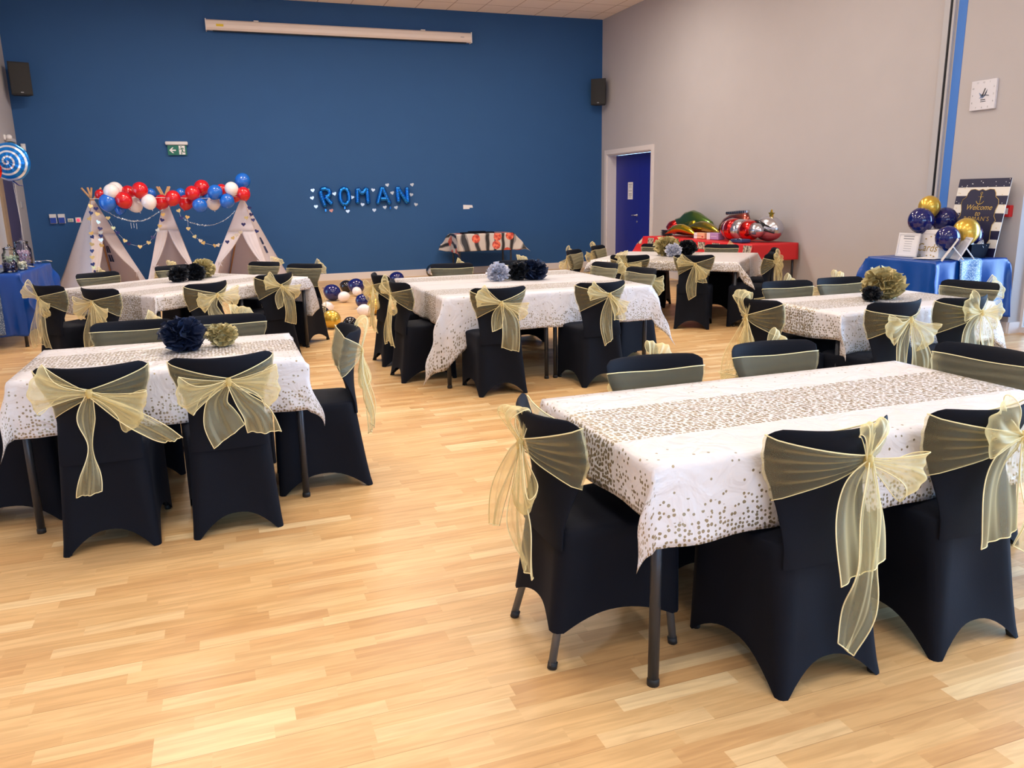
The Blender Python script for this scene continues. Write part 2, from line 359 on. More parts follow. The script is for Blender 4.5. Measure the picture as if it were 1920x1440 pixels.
# corner bead strips either side of the far left panel
m = MB(); m.box(XL, XL + 0.03, 14.06, 14.24, 0, 2.15); struct('trim_4', m, pmat('bronze_strip', srgb(150, 128, 104), 0.5))
m = MB(); m.box(XL, XL + 0.02, 14.26, 15.02, 0, 2.12); struct('trim_5', m, pmat('dark_blue_panel', srgb(66, 62, 96), 0.6))
m = MB(); m.box(XL, XL + 0.024, 15.02, 15.08, 0, 2.2); m.box(XL, XL + 0.024, 11.1, 15.02, 2.15, 2.22); struct('trim_6', m, F['white_paint'])
# windows
def window(name, mb_frame, mb_glass):
    o = struct(name, mb_frame, F['white_paint'])
    mb_glass.build('window_glass', F['glass'], o, False)
fr = MB(); gl = MB(); xg = XR + 0.20
ys = [-5.0 + i * (11.05 / 7) for i in range(8)]
for y in ys: fr.box(xg - 0.03, xg + 0.03, max(-5.0, y - 0.03), min(6.05, y + 0.03), 0, 3.05)
for z in (0.0, 2.1, 2.99): fr.box(xg - 0.028, xg + 0.028, -5.0, 6.05, z, z + 0.06)
gl.box(xg - 0.004, xg + 0.004, -4.97, 6.02, 0.06, 2.99); window('window_1', fr, gl)
fr = MB(); gl = MB()
for i in range(6): fr.box(-1.6 + i * 1.588, -1.54 + i * 1.588, YF - 0.2, YF - 0.14, 0.35, 3.1)
for z in (0.35, 1.2, 3.04): fr.box(-1.6, 6.4, YF - 0.198, YF - 0.142, z, z + 0.06)
gl.box(-1.57, 6.37, YF - 0.174, YF - 0.166, 0.4, 3.05); window('window_2', fr, gl)
fr = MB(); gl = MB()
for y in (11.2, 12.58, 13.96): fr.box(XL - 0.2, XL - 0.14, y, y + 0.06, 0, 2.15)
for z in (0.0, 2.09): fr.box(XL - 0.198, XL - 0.142, 11.2, 14.02, z, z + 0.06)
gl.box(XL - 0.174, XL - 0.166, 11.23, 13.99, 0.05, 2.1); window('window_3', fr, gl)
# double door
m = MB()
for a, b, c, d in ((13.55, 13.64, 0, 2.42), (15.49, 15.58, 0, 2.42), (13.64, 15.49, 2.33, 2.42)): m.box(XR - 0.02, XR, a, b, c, d)
m.box(XR, XR + 0.2, 13.64, 13.66, 0, 2.33); m.box(XR, XR + 0.2, 15.47, 15.49, 0, 2.33); m.box(XR, XR + 0.2, 13.66, 15.47, 2.31, 2.33)
struct('trim_7', m, F['white_paint'])
def door_leaf(name, y0, y1, hy):
    m = MB(); m.box(XR + 0.20, XR + 0.245, y0, y1, 0.005, 2.305); o = struct(name, m, F['door_blue'])
    m = MB(); m.box(XR + 0.1975, XR + 0.2, y1 - 0.01 if hy < (y0 + y1) / 2 else y0, y1 if hy < (y0 + y1) / 2 else y0 + 0.01, 0.01, 2.30); 
    m.build('edge_strip', F['grey_paint'], o, False)
    return o
d1 = door_leaf('door_1', 14.46, 15.465, 14.5); d2 = door_leaf('door_2', 13.665, 14.455, 14.4)
m = MB(); m.lathe([(0.026, 0), (0.026, 0.008), (0.01, 0.01), (0.01, 0.045)], 16, T=Matrix.Translation((XR + 0.2, 14.53, 1.11)) @ Matrix.Rotation(-PI / 2, 4, 'Y'))
m.tube([(XR + 0.155, 14.53, 1.11), (XR + 0.152, 14.60, 1.11), (XR + 0.152, 14.67, 1.105)], 0.010, 8); m.build('door_handle', F['steel'], d1)
m = MB(); m.lathe([(0.022, 0), (0.022, 0.006), (0.008, 0.009)], 16, T=Matrix.Translation((XR + 0.2, 14.53, 0.98)) @ Matrix.Rotation(-PI / 2, 4, 'Y')); m.build('lock_escutcheon', F['steel'], d1)
def sheet(name, label, cat, x, y0, y1, z0, z1, nx, base, lines, group=None, col=None):
    """thin notice fixed to an x = const face, nx = -1 faces into the room"""
    m = MB(); m.box(x - 0.003, x, y0, y1, z0, z1); o = m.build(name, col or F['paper'], None, False); tag(o, label, cat, group)
    l = MB(); H = z1 - z0; W = y1 - y0
    for f0, w, h in lines: l.box(x - 0.0042, x - 0.003, (y0 + y1) / 2 - W * w / 2, (y0 + y1) / 2 + W * w / 2, z0 + H * f0, z0 + H * (f0 + h))
    l.build('printed_lines', F['grey_ink'], o, False)
    return o
sheet('door_notice', 'tall white printed notice taped to the left blue door leaf', 'notice', XR + 0.2, 14.72, 14.93, 1.42, 1.76, -1, 0, [(0.86, 0.7, 0.04), (0.76, 0.5, 0.03), (0.68, 0.6, 0.02), (0.48, 0.7, 0.03), (0.3, 0.6, 0.04), (0.22, 0.6, 0.03), (0.12, 0.4, 0.03)])
o = sheet('door_notice', 'smaller white notice with a dark bar on the right blue door leaf', 'notice', XR + 0.2, 13.72, 13.90, 1.72, 1.92, -1, 0, [(0.62, 0.8, 0.16), (0.2, 0.6, 0.04)])

# ------------------------------------------------------------------ chairs
def wz(z):
    P = [(0.40, 0.170), (0.50, 0.166), (0.58, 0.166), (0.64, 0.174), (0.70, 0.200), (0.76, 0.220), (0.80, 0.225), (0.84, 0.222)]
    for (a, u), (b, v) in zip(P, P[1:]):
        if z <= b: return lerp(u, v, smooth(max(0, (z - a) / (b - a))) if b - a > 0.05 else max(0, (z - a) / (b - a)))
    return P[-1][1]
def ycz(z):
    P = [(0.40, -0.190), (0.50, -0.187), (0.60, -0.192), (0.70, -0.212), (0.78, -0.236), (0.84, -0.252)]
    for (a, u), (b, v) in zip(P, P[1:]):
        if z <= b: return lerp(u, v, max(0, (z - a) / (b - a)))
    return P[-1][1]
BUL = 0.092
def bulz(z): return BUL * smooth((z - 0.44) / 0.26)
def th(u): return 0.016 * max(0.0, 1 - abs(u) ** 4) ** 0.5
def rear(u, z, off=0.0): return Vector((wz(z) * u, ycz(z) + bulz(z) * u * u - th(u) - off, z))
def cover(arch=0.095, lift=0.0):
    mb = MB(); zs = 0.455
    def ring(C, r):
        out = []; n = 4
        for i in range(n):
            p = Vector(C[i]); a = Vector(C[i - 1]); b = Vector(C[(i + 1) % n])
            d0 = (a - p).normalized(); d1 = (b - p).normalized()
            p0 = p + d0 * r; p1 = p + d1 * r
            for k in range(4):
                t = k / 3; q = p0 * (1 - t) ** 2 + p * 2 * t * (1 - t) + p1 * t * t; out.append((q, i, 0.0))
            nb = b + (p - b).normalized() * r
            for k in range(1, 14):
                s = k / 14; out.append((p1.lerp(nb, s), i, s))
        return out
    bot = [(-0.21, 0.235), (0.21, 0.235), (0.20, -0.255), (-0.20, -0.255)]
    top = [(-0.215, 0.225), (0.215, 0.225), (0.172, -0.19), (-0.172, -0.19)]
    rb = ring(bot, 0.028); rt = ring(top, 0.05); NL = 12; rings = []
    amp = [arch * 0.9, arch, arch, arch]
    for k in range(NL + 1):
        t = k / NL; R = []
        for (pb, i, s), (pt, _, _) in zip(rb, rt):
            h = amp[i] * (1 - abs(2 * s - 1) ** 2.6) if s > 0 else 0.0
            z = lift + h + (zs - lift - h) * t
            tt = (z / zs); e = tt ** 0.8
            p = pb.lerp(pt, e)
            inn = 0.022 * math.sin(PI * s) * math.sin(PI * min(1, tt)) if s > 0 else 0
            c = Vector((0, 0)); d = (c - p).normalized()
            p = p + d * inn
            R.append((p.x, p.y, z))
        rings.append(R)
    for ins, dz in ((0.006, 0.010), (0.02, 0.017), (0.08, 0.024), (0.15, 0.026)):
        R = []
        for (pt, i, s) in rt:
            d = (Vector((0, 0.02)) - pt); L = d.length; p = pt + d.normalized() * min(ins, L * 0.9); R.append((p.x, p.y, zs + dz))
        rings.append(R)
    mb.loft(rings, True, False, True)
    # thin inward lip so that the skirt reads as fabric with a hem
    # back panel
    n = 36; rings = []
    levels = [0.40 + 0.03 * i for i in range(14)] + [0.812, 0.824, 0.831, 0.835]
    for li, z in enumerate(levels):
        R = []
        k = 1.0 if z < 0.812 else {0.812: 0.92, 0.824: 0.74, 0.831: 0.45, 0.835: 0.10}[z]
        for j in range(n):
            a = 2 * PI * j / n; u = math.cos(a); sg = math.sin(a)
            # round the top corners
            drop = 0.0
            if z > 0.74:
                f = max(0, (abs(u) - 0.84) / 0.16); drop = 0.020 * f * f * (z - 0.74) / 0.095; drop -= 0.004 * smooth((abs(u) - 0.2) / 0.7) * (z - 0.74) / 0.095
            zz = z - drop
            y = ycz(zz) + bulz(zz) * u * u + (th(u) * k) * (1 if sg > 0 else -1) * (min(1, abs(sg) * 4))
            R.append((wz(zz) * u, y, zz))
        rings.append(R)
    mb.loft(rings, True, False, True)
    return mb
def cr_poly(pts, n): return [Vector(p) for p in cr([tuple(p) for p in pts], n)]
def ribbon(P, Wd, hw, amp=0.006, fr=7.0, ph=0.0, ends=(False, True), hr=0.0015, nv=17, closed=False, slant=0.0, pull=None):
    mb = MB(); n = len(P); rings = []
    for i in range(n):
        a = P[max(i - 1, 0)]; b = P[min(i + 1, n - 1)]; t = (b - a).normalized()
        w = Wd[i].normalized(); N = t.cross(w)
        if N.length < 1e-4: N = Vector((0, -1, 0))
        N.normalize(); R = []
        for j in range(nv):
            v = -1 + 2 * j / (nv - 1)
            k = amp * (0.35 + min(1, hw[i] / 0.05)) * (math.sin(v * fr * 0.5 + ph + i * 0.10) + 0.45 * math.sin(v * fr * 1.3 + ph * 2 - i * 0.07)) * (1 - 0.3 * abs(v))
            q = P[i] + w * (hw[i] * v) + N * k
            if pull: q -= pull[0] * (pull[1][i] * abs(v) ** 2.2)
            if slant and i > n * 0.6: q += t * (slant * v * (i / (n - 1) - 0.6) / 0.4)
            R.append(q)
        rings.append(R)
    mb.loft(rings, False, False, False, 0)
    mb.tube([r[0] for r in rings], hr, 5, 1); mb.tube([r[-1] for r in rings], hr, 5, 1)
    if ends[0]: mb.tube(rings[0], hr, 5, 1)
    if ends[1]: mb.tube(rings[-1], hr, 5, 1)
    return mb
def bow_loop(kn, ang, L, h, T=0.035, droop=0.0, ph=0.0, shift=0.018, hr=0.0015):
    L *= 1.06; h *= 1.28
    a = math.radians(ang); e = Vector((math.cos(a), 0, math.sin(a))); pr = Vector((-math.sin(a), 0, math.cos(a)))
    P = []; Wd = []; hw = []; n = 30
    for i in range(n):
        t = i / (n - 1); s = math.sin(PI * t)
        d = L * s ** 0.8; o = math.sin(2 * PI * t)
        p = kn + e * d + Vector((0, -1, 0)) * (0.012 + T * 0.6 * s + T * o * 0.8) + pr * (shift * o) + Vector((0, 0, -droop * (d / L) ** 2))
        P.append(p); Wd.append(pr + e * 0.25 * o + Vector((0, 0.15 * math.sin(ph + 3 * t), 0))); hw.append(0.010 + (h - 0.010) * s ** 1.25)
    return ribbon(P, Wd, hw, 0.007, 9.0, ph, (False, False), hr, 31, pull=(e, [0.42 * h * math.sin(PI * i / (n - 1)) ** 3 for i in range(n)]))
def tail(kn, pts, ph=0.0, hr=0.0021, slant=0.02, amp=0.007, yoff=-0.02):
    """pts: (dx, dz, halfwidth, twist degrees) from the knot"""
    pts = [(a * 1.05, b * 1.03, c * 1.22, d) for a, b, c, d in pts]
    Q = cr([(0, 0, 0.010, pts[0][3])] + [tuple(p) for p in pts], 34)
    P = []; Wd = []; hw = []
    for i, (dx, dz, w, tw) in enumerate(Q):
        t = i / 33
        P.append(kn + Vector((dx, yoff - 0.012 * math.sin(t * 5 + ph) - 0.012 * t, dz)))
        tw = math.radians(tw); Wd.append(Vector((math.cos(tw), math.sin(tw), 0))); hw.append(max(0.006, w))
    # make the width direction square to the path
    for i in range(34):
        t = (P[min(i + 1, 33)] - P[max(i - 1, 0)]).normalized(); w = Wd[i] - t * Wd[i].dot(t)
        Wd[i] = w if w.length > 0.05 else Vector((1, 0, 0))
    return ribbon(P, Wd, hw, amp, 9.0, ph, (False, True), hr, 23, False, slant)
def band(kx, kz, ztop=0.815, zbot=0.60, flop=0.0):
    mb = MB(); cols = []; nv = 44; zf = 0.010 if ztop > 0.8 else 0.0
    def col(fn): cols.append([fn(j / (nv - 1)) for j in range(nv)])
    def tipy(z): return ycz(z) + bulz(z)
    random.seed(int(kx * 1000) + 7)
    for i in range(9):   # straight across the front
        s = -1 + 2 * i / 8
        def f(v, s=s):
            z = lerp(zbot, ztop - zf * (1 - s ** 8), v); w = wz(z) + 0.005
            yf = ycz(z) + bulz(z) * s * s + th(s) + 0.006
            yy = max(yf, tipy(z) - 0.012 * (1 - s * s) + 0.004)
            return Vector((w * s, yy + 0.0016 * math.sin(v * 31 + 1.3 * s), z + 0.004 * math.sin(s * 3 + v * 5)))
        col(f)
    for sd in (1, -1):
        seg = []
        for i in range(1, 13):
            b = i / 12
            def f(v, b=b, sd=sd):
                zt = lerp(ztop, kz + 0.016, b ** 0.85); zb = lerp(zbot, kz - 0.016, b ** 0.9)
                z = lerp(zb, zt, v)
                z0 = lerp(zbot, ztop, v)
                x = lerp(sd * (wz(z0) + 0.005), kx, b ** 1.05)
                u = max(-1.0, min(1.0, x / wz(z)))
                u = max(-0.995, min(0.995, u)); p = rear(u, z, 0.009 + 0.010 * smooth(b * 1.2))
                y = p.y
                pl = 0.0055 * math.sin(v * 30 + sd) * math.sin(PI * min(1, b * 1.1)) ** 0.4
                return Vector((x, y - pl * (1 if b < .97 else 0), z))
            seg.append(f)
        if sd == 1:
            for f in seg: col(f)
            right = cols
        else:
            cols2 = [cols[0]] + [[f(j / (nv - 1)) for j in range(nv)] for f in seg]
    mb.loft(cols, False, False, False, 0); mb.tube([c[0] for c in cols], 0.0017, 5, 1); mb.tube([c[-1] for c in cols], 0.0022, 5, 1)
    mb.loft(cols2, False, False, False, 0); mb.tube([c[0] for c in cols2], 0.0017, 5, 1); mb.tube([c[-1] for c in cols2], 0.0022, 5, 1)
    return mb
def knot_mb(kn):
    mb = MB(); R = []
    for i in range(9):
        a = PI * i / 8; r = 0.010 * math.sin(a) ** 0.6 + 0.003; z = -0.020 * math.cos(a)
        R.append([kn + Vector((r * 0.95 * math.cos(2 * PI * k / 18) * (1 + .25 * math.sin(k * 2.1)), -0.014 + r * math.sin(2 * PI * k / 18), z)) for k in range(18)])
    mb.loft(R, True, True, True, 0)
    return mb
BOWS = {
 'a1': dict(k=(0.0, 0.725), loops=[(168, 0.205, 0.082, 0.0), (-27, 0.215, 0.080, 0.0)], tails=[[(-0.025, -0.10, 0.028, 15), (-0.022, -0.22, 0.014, 60), (-0.035, -0.34, 0.034, 20), (-0.050, -0.425, 0.040, -10)], [(0.13, -0.10, 0.030, 0), (0.235, -0.175, 0.032, 5), (0.295, -0.225, 0.026, 0)]]),
 'a2': dict(k=(0.018, 0.725), loops=[(193, 0.205, 0.068, 0.0), (-10, 0.205, 0.078, 0.0)], tails=[[(-0.05, -0.08, 0.035, 0), (-0.045, -0.16, 0.062, 5), (-0.02, -0.235, 0.066, 0)], [(0.05, -0.08, 0.03, 0), (0.10, -0.15, 0.05, 5), (0.125, -0.235, 0.058, -8)]]),
 'g1': dict(k=(0.055, 0.735), loops=[(96, 0.12, 0.048, 0.0), (-22, 0.19, 0.062, 0.0)], tails=[[(-0.02, -0.08, 0.05, 0), (-0.02, -0.20, 0.085, 6), (-0.01, -0.33, 0.072, 0)], [(0.0, -0.15, 0.035, 0), (0.0, -0.32, 0.040, 10), (-0.01, -0.46, 0.042, -20), (-0.04, -0.575, 0.034, 10)]]),
 'g2': dict(k=(0.065, 0.735), loops=[(158, 0.17, 0.075, 0.0), (-8, 0.14, 0.07, 0.0)], tails=[[(-0.05, -0.08, 0.05, 0), (-0.08, -0.19, 0.075, 5), (-0.085, -0.31, 0.068, 0)], [(0.03, -0.12, 0.05, 0), (0.045, -0.25, 0.065, 15), (0.03, -0.37, 0.05, 0)]]),
 'e1': dict(k=(0.0, 0.72), loops=[(100, 0.12, 0.045, 0.0), (-62, 0.21, 0.085, 0.0)], tails=[[(-0.11, -0.10, 0.035, 0), (-0.18, -0.22, 0.040, 10), (-0.20, -0.35, 0.036, 0)], [(0.03, -0.12, 0.03, 0), (0.07, -0.25, 0.055, 10), (0.11, -0.38, 0.045, -10)]]),
 'a5': dict(k=(0.0, 0.70), loops=[(62, 0.17, 0.052, -0.01), (-75, 0.20, 0.055, 0.0)], tails=[[(-0.03, -0.12, 0.035, 0), (-0.05, -0.26, 0.055, 10), (-0.03, -0.37, 0.05, 0)], [(0.04, -0.15, 0.03, 0), (0.03, -0.30, 0.04, 20), (0.02, -0.45, 0.035, 0)]]),
 'm1': dict(k=(-0.01, 0.72), loops=[(158, 0.20, 0.065, 0.0), (-22, 0.20, 0.055, 0.0)], tails=[[(-0.03, -0.09, 0.035, 0), (-0.05, -0.19, 0.03, 5)], [(0.05, -0.12, 0.05, 0), (0.055, -0.24, 0.062, 8), (0.05, -0.345, 0.06, 0)]]),
 'm2': dict(k=(0.025, 0.735), loops=[(165, 0.19, 0.055, 0.0), (-48, 0.17, 0.06, 0.0)], tails=[[(-0.02, -0.12, 0.035, 0), (-0.035, -0.24, 0.045, 5), (-0.02, -0.36, 0.034, 0)], [(0.05, -0.10, 0.035, 0), (0.07, -0.19, 0.05, 8)]]),
 'v1': dict(k=(0.01, 0.725), loops=[(150, 0.18, 0.07, 0.0), (-35, 0.18, 0.06, 0.0)], tails=[[(-0.05, -0.14, 0.04, 0), (-0.09, -0.28, 0.05, 10), (-0.08, -0.40, 0.045, 0)], [(0.03, -0.14, 0.045, 0), (0.05, -0.28, 0.06, -8), (0.06, -0.40, 0.05, 0)]]),
 'v2': dict(k=(-0.03, 0.73), loops=[(115, 0.15, 0.06, 0.0), (-15, 0.17, 0.055, 0.0)], tails=[[(-0.02, -0.14, 0.035, 0), (-0.04, -0.26, 0.04, 10), (-0.02, -0.40, 0.035, 0)], [(0.04, -0.13, 0.04, 0), (0.09, -0.25, 0.055, -8), (0.08, -0.36, 0.05, 0)]]),
 'v3': dict(k=(0.03, 0.725), loops=[(196, 0.20, 0.075, 0.0), (-40, 0.21, 0.085, 0.0)], tails=[[(-0.04, -0.12, 0.035, 0), (-0.06, -0.24, 0.045, 10), (-0.07, -0.36, 0.04, 0)], [(0.05, -0.14, 0.05, 0), (0.08, -0.26, 0.065, -8), (0.09, -0.38, 0.06, 0)]]),
}
PROTO = {}
CM = cover().build('chair_cover', F['spandex'], None)
CM2 = cover(0.045, 0.125).build('chair_cover', F['spandex'], None)
LM = []
for o in (CM, CM2):
    fixn(o)
def leg_mesh(x0, y0, x1, y1, r, mat):
    mb = MB(); mb.tube([(x0, y0, 0.012), (x1, y1, 0.44)], r, 12, 0); mb.tube([(x0, y0, 0.0), (x0 + (x1 - x0) * .05, y0 + (y1 - y0) * .05, 0.022)], r + 0.003, 12, 1)
    return mb.build('chair_leg', [mat, F['rubber']])
LEGP = ((-0.188, 0.213, -0.17, 0.17), (0.188, 0.213, 0.17, 0.17), (0.178, -0.232, 0.12, -0.13), (-0.178, -0.232, -0.12, -0.13))
def make_chair(kind, name='banquet_chair'):
    if kind in PROTO: return copy_tree(PROTO[kind])
    root = bpy.data.objects.new(name, None); sc.collection.objects.link(root); root.empty_display_size = 0.05
    b = BOWS[kind]; src = CM2 if kind == 'e1' else CM
    c = src.copy(); c.name = 'chair_cover'; link(c, root)
    for p in LEGP:
        if kind == 'e1': link_leg = leg_mesh(*p, 0.0135, F['grey_leg'])
        else:
            key = ('leg', p)
            if key not in PROTO: PROTO[key] = leg_mesh(*p, 0.011, F['leg']); link_leg = PROTO[key]
            else: link_leg = PROTO[key].copy(); sc.collection.objects.link(link_leg)
        link_leg.parent = root
    kx, kz = b['k']; y = rear(max(-1, min(1, kx / wz(kz))), kz).y - 0.016; kn = Vector((kx, y, kz))
    s = band(kx, kz, 0.788 if kind in ('v1', 'v2', 'v3') else 0.815).build('sash', [F['organza_band'], F['hem']], root)
    s['label'] = 'sheer gold organza sash round the chair back'
    k = knot_mb(kn).build('sash_knot', [F['organza_knot']], s)
    for i, (a, L, h, dr) in enumerate(b['loops']): bow_loop(kn, a, L, h, 0.034, dr, i * 2.0 + L * 30).build('bow_loop', [F['organza'], F['hem']], s)
    for i, t in enumerate(b['tails']): tail(kn, t, i * 1.7 + len(t), yoff=-0.018 - 0.012 * i, slant=0.02 * (1 if i else -1)).build('sash_tail', [F['organza'], F['hem']], s)
    PROTO[kind] = root
    return root
G2 = 'chairs at the near left table'; G1 = 'chairs at the near right table'; G3 = 'chairs at the far left tables'; G4 = 'chairs at the middle tables'; G5 = 'chairs at the far right tables'; G6 = 'chairs at the right middle table'
CHAIRS = [
 ('a1', -0.57, 3.94, -2, 'left chair on the near side of the front left table, twisted low sash tail', G2),
 ('a2', -0.05, 3.93, 2, 'right chair on the near side of the front left table, symmetrical bow', G2),
 ('v1', -0.52, 4.90, 181, 'left chair facing us behind the front left table, by the navy paper flower', G2),
 ('v2', -0.01, 4.91, 178, 'right chair facing us behind the front left table, by the spiky gold flower', G2),
 ('a5', 0.41, 4.29, 88, 'black covered chair at the right end of the front left table, seen side on', G2),
 ('v1', -1.06, 4.40, -92, 'chair at the left end of the front left table, only its black skirt visible', G2),
 ('e1', 1.12, 2.32, -90, 'black covered chair with bare grey feet, left end of the front right table', G1),
 ('g1', 1.655, 1.98, 1, 'nearest black covered chair, front right table, with one very long sash tail', G1),
 ('g2', 2.25, 1.97, 2, 'chair at the front right table, just right of the very long sash tail', G1),
 ('v2', 1.655, 2.70, 178, 'left chair behind the front right table, wide black top above its sash', G1),
 ('v1', 2.30, 2.76, 178, 'right chair behind the front right table, bluish sash nearly up to its top', G1),
 ('v3', 2.86, 2.42, 98, 'chair at the right end of the front right table, cut by the frame edge', G1),
 ('v3', 3.90, 3.98, 3, 'left chair on the near side of the right middle table, spread sash tails', G6),
 ('g2', 4.42, 3.95, 2, 'right chair on the near side of the right middle table, bunched pale bow', G6),
 ('v1', 5.00, 4.34, 98, 'chair at the right end of the right middle table, before the blue cover', G6),
 ('e1x', 3.44, 4.32, -90, 'chair at the left end of the right middle table, amber bow with tall loop', G6),
 ('v1', 4.04, 4.86, 176, 'left chair behind the right middle table, blue tinted sash', G6),
 ('v2', 4.56, 4.87, 178, 'right chair behind the right middle table, beside the large gold flower', G6),
 ('m1', 1.975, 5.93, -1, 'left chair on the near side of the middle tables, squarish sash tail', G4),
 ('m2', 2.82, 5.90, 2, 'right chair on the near side of the middle tables, drooping pointed sash tail', G4),
 ('v1', 1.56, 6.62, -86, 'nearer chair at the left end of the middle tables, by the long cloth corner', G4),
 ('v3', 1.54, 7.36, -86, 'farther chair at the left end of the middle tables, by the floor balloons', G4),
 ('v3', 3.52, 6.60, 98, 'nearer black covered chair at the right end of the middle tables', G4),
 ('v1', 3.50, 7.32, 98, 'farther black covered chair at the right end of the middle tables', G4),
 ('v1', 2.24, 7.96, 172, 'left chair behind the middle tables, below the small patterned table', G4),
 ('v2', 2.98, 7.98, 172, 'right chair behind the middle tables, behind the black paper flowers', G4),
 ('v2', 4.50, 8.36, -32, 'left chair on the near side of the far right tables, tall bow loop', G5),
 ('m2', 5.10, 7.94, -36, 'right chair on the near side of the far right tables, long sash tails', G5),
 ('v1', 4.34, 9.22, -135, 'leftmost chair at the far right tables, amber tail against the blue wall', G5),
 ('v2', 4.98, 9.84, -136, 'black covered chair at the far right tables nearest the white door frame', G5),
 ('v1', 6.19, 9.05, 137, 'chair before the red table, right of the paper flowers', G5),
 ('v3', 5.60, 9.72, 137, 'chair before the red table, mostly hidden behind the gold paper flower', G5),
 ('v1', 5.72, 7.72, 48, 'nearer chair on the right side of the far right tables, pale bow', G5),
 ('v3', 6.22, 8.30, 50, 'farther chair on the right side of the far right tables, by the red cover', G5),
 ('a2', -0.25, 7.50, 40, 'left chair on the near side of the far left tables, below the flowers', G3),
 ('m1', 0.36, 8.06, 36, 'right chair on the near side of the far left tables, long sash tails', G3),
 ('v3', -0.86, 7.46, -46, 'nearer chair at the left end of the far left tables', G3),
 ('v1', -1.32, 8.00, -50, 'leftmost chair at the far left tables, pale bow against the floor', G3),
 ('v1', -1.10, 8.88, 216, 'chair behind the far left tables, in front of the left tepee', G3),
 ('v2', -0.42, 9.46, 218, 'chair behind the far left tables, in front of the middle tepee', G3),
 ('v2', 0.34, 9.42, 136, 'chair behind the far left tables, in front of the right tepee', G3),
 ('v1', 0.74, 8.84, 140, 'rightmost chair at the far left tables, bow hanging over the floor', G3),
]
BOWS['e1x'] = dict(k=(0.0, 0.71), loops=[(100, 0.17, 0.06, 0.0), (-80, 0.19, 0.06, 0.0)], tails=[[(-0.07, -0.14, 0.04, 0), (-0.13, -0.28, 0.05, 10), (-0.14, -0.42, 0.05, 0)], [(0.05, -0.12, 0.035, 0), (0.08, -0.25, 0.05, 10), (0.09, -0.34, 0.045, -10)]])
firsts = {}
for kind, x, y, a, lab, g in CHAIRS:
    if kind in firsts: r = copy_tree(firsts[kind])
    else: r = make_chair(kind); firsts[kind] = r
    r.location = (x, y, 0); r.rotation_euler = (0, 0, math.radians(a)); r['label'] = lab; r['category'] = 'chair'; r['group'] = g
for o in (CM, CM2): bpy.data.objects.remove(o)

# ------------------------------------------------------------------ tables and cloths
def table(label, cx, cy, L, W, rz=0.0, H=0.735, group='folding tables under the white cloths', legs=None):
    t = thing('folding_table', label, 'table', (cx, cy, 0), math.radians(rz), group)
    m = MB(); m.box(-L / 2, L / 2, -W / 2, W / 2, H - 0.028, H, bev=0.006); m.build('tabletop', F['table_board'], t, 'auto')
    m = MB(); i = 0.055
    for a, b, c, d in ((-L / 2 + i, L / 2 - i, -W / 2 + i, -W / 2 + i + 0.025), (-L / 2 + i, L / 2 - i, W / 2 - i - 0.025, W / 2 - i), (-L / 2 + i, -L / 2 + i + 0.025, -W / 2 + i, W / 2 - i), (L / 2 - i - 0.025, L / 2 - i, -W / 2 + i, W / 2 - i)):
        m.box(a, b, c, d, H - 0.07, H - 0.029)
    m.build('apron_frame', F['leg'], t, False)
    for sx in (-1, 1):
        for sy in (-1, 1):
            m = MB(); x = sx * (L / 2 - 0.035); y = sy * (W / 2 - 0.035)
            m.tube([(x, y, 0.02), (x, y, H - 0.03)], 0.0175, 14); m.lathe([(0.020, 0), (0.020, 0.018), (0.0175, 0.024)], 14, 1, Matrix.Translation((x, y, 0)))
            m.build('table_leg', [F['leg'], F['rubber']], t)
    return t
def seg(a, b, n): return [a + (b - a) * i / n for i in range(n)]
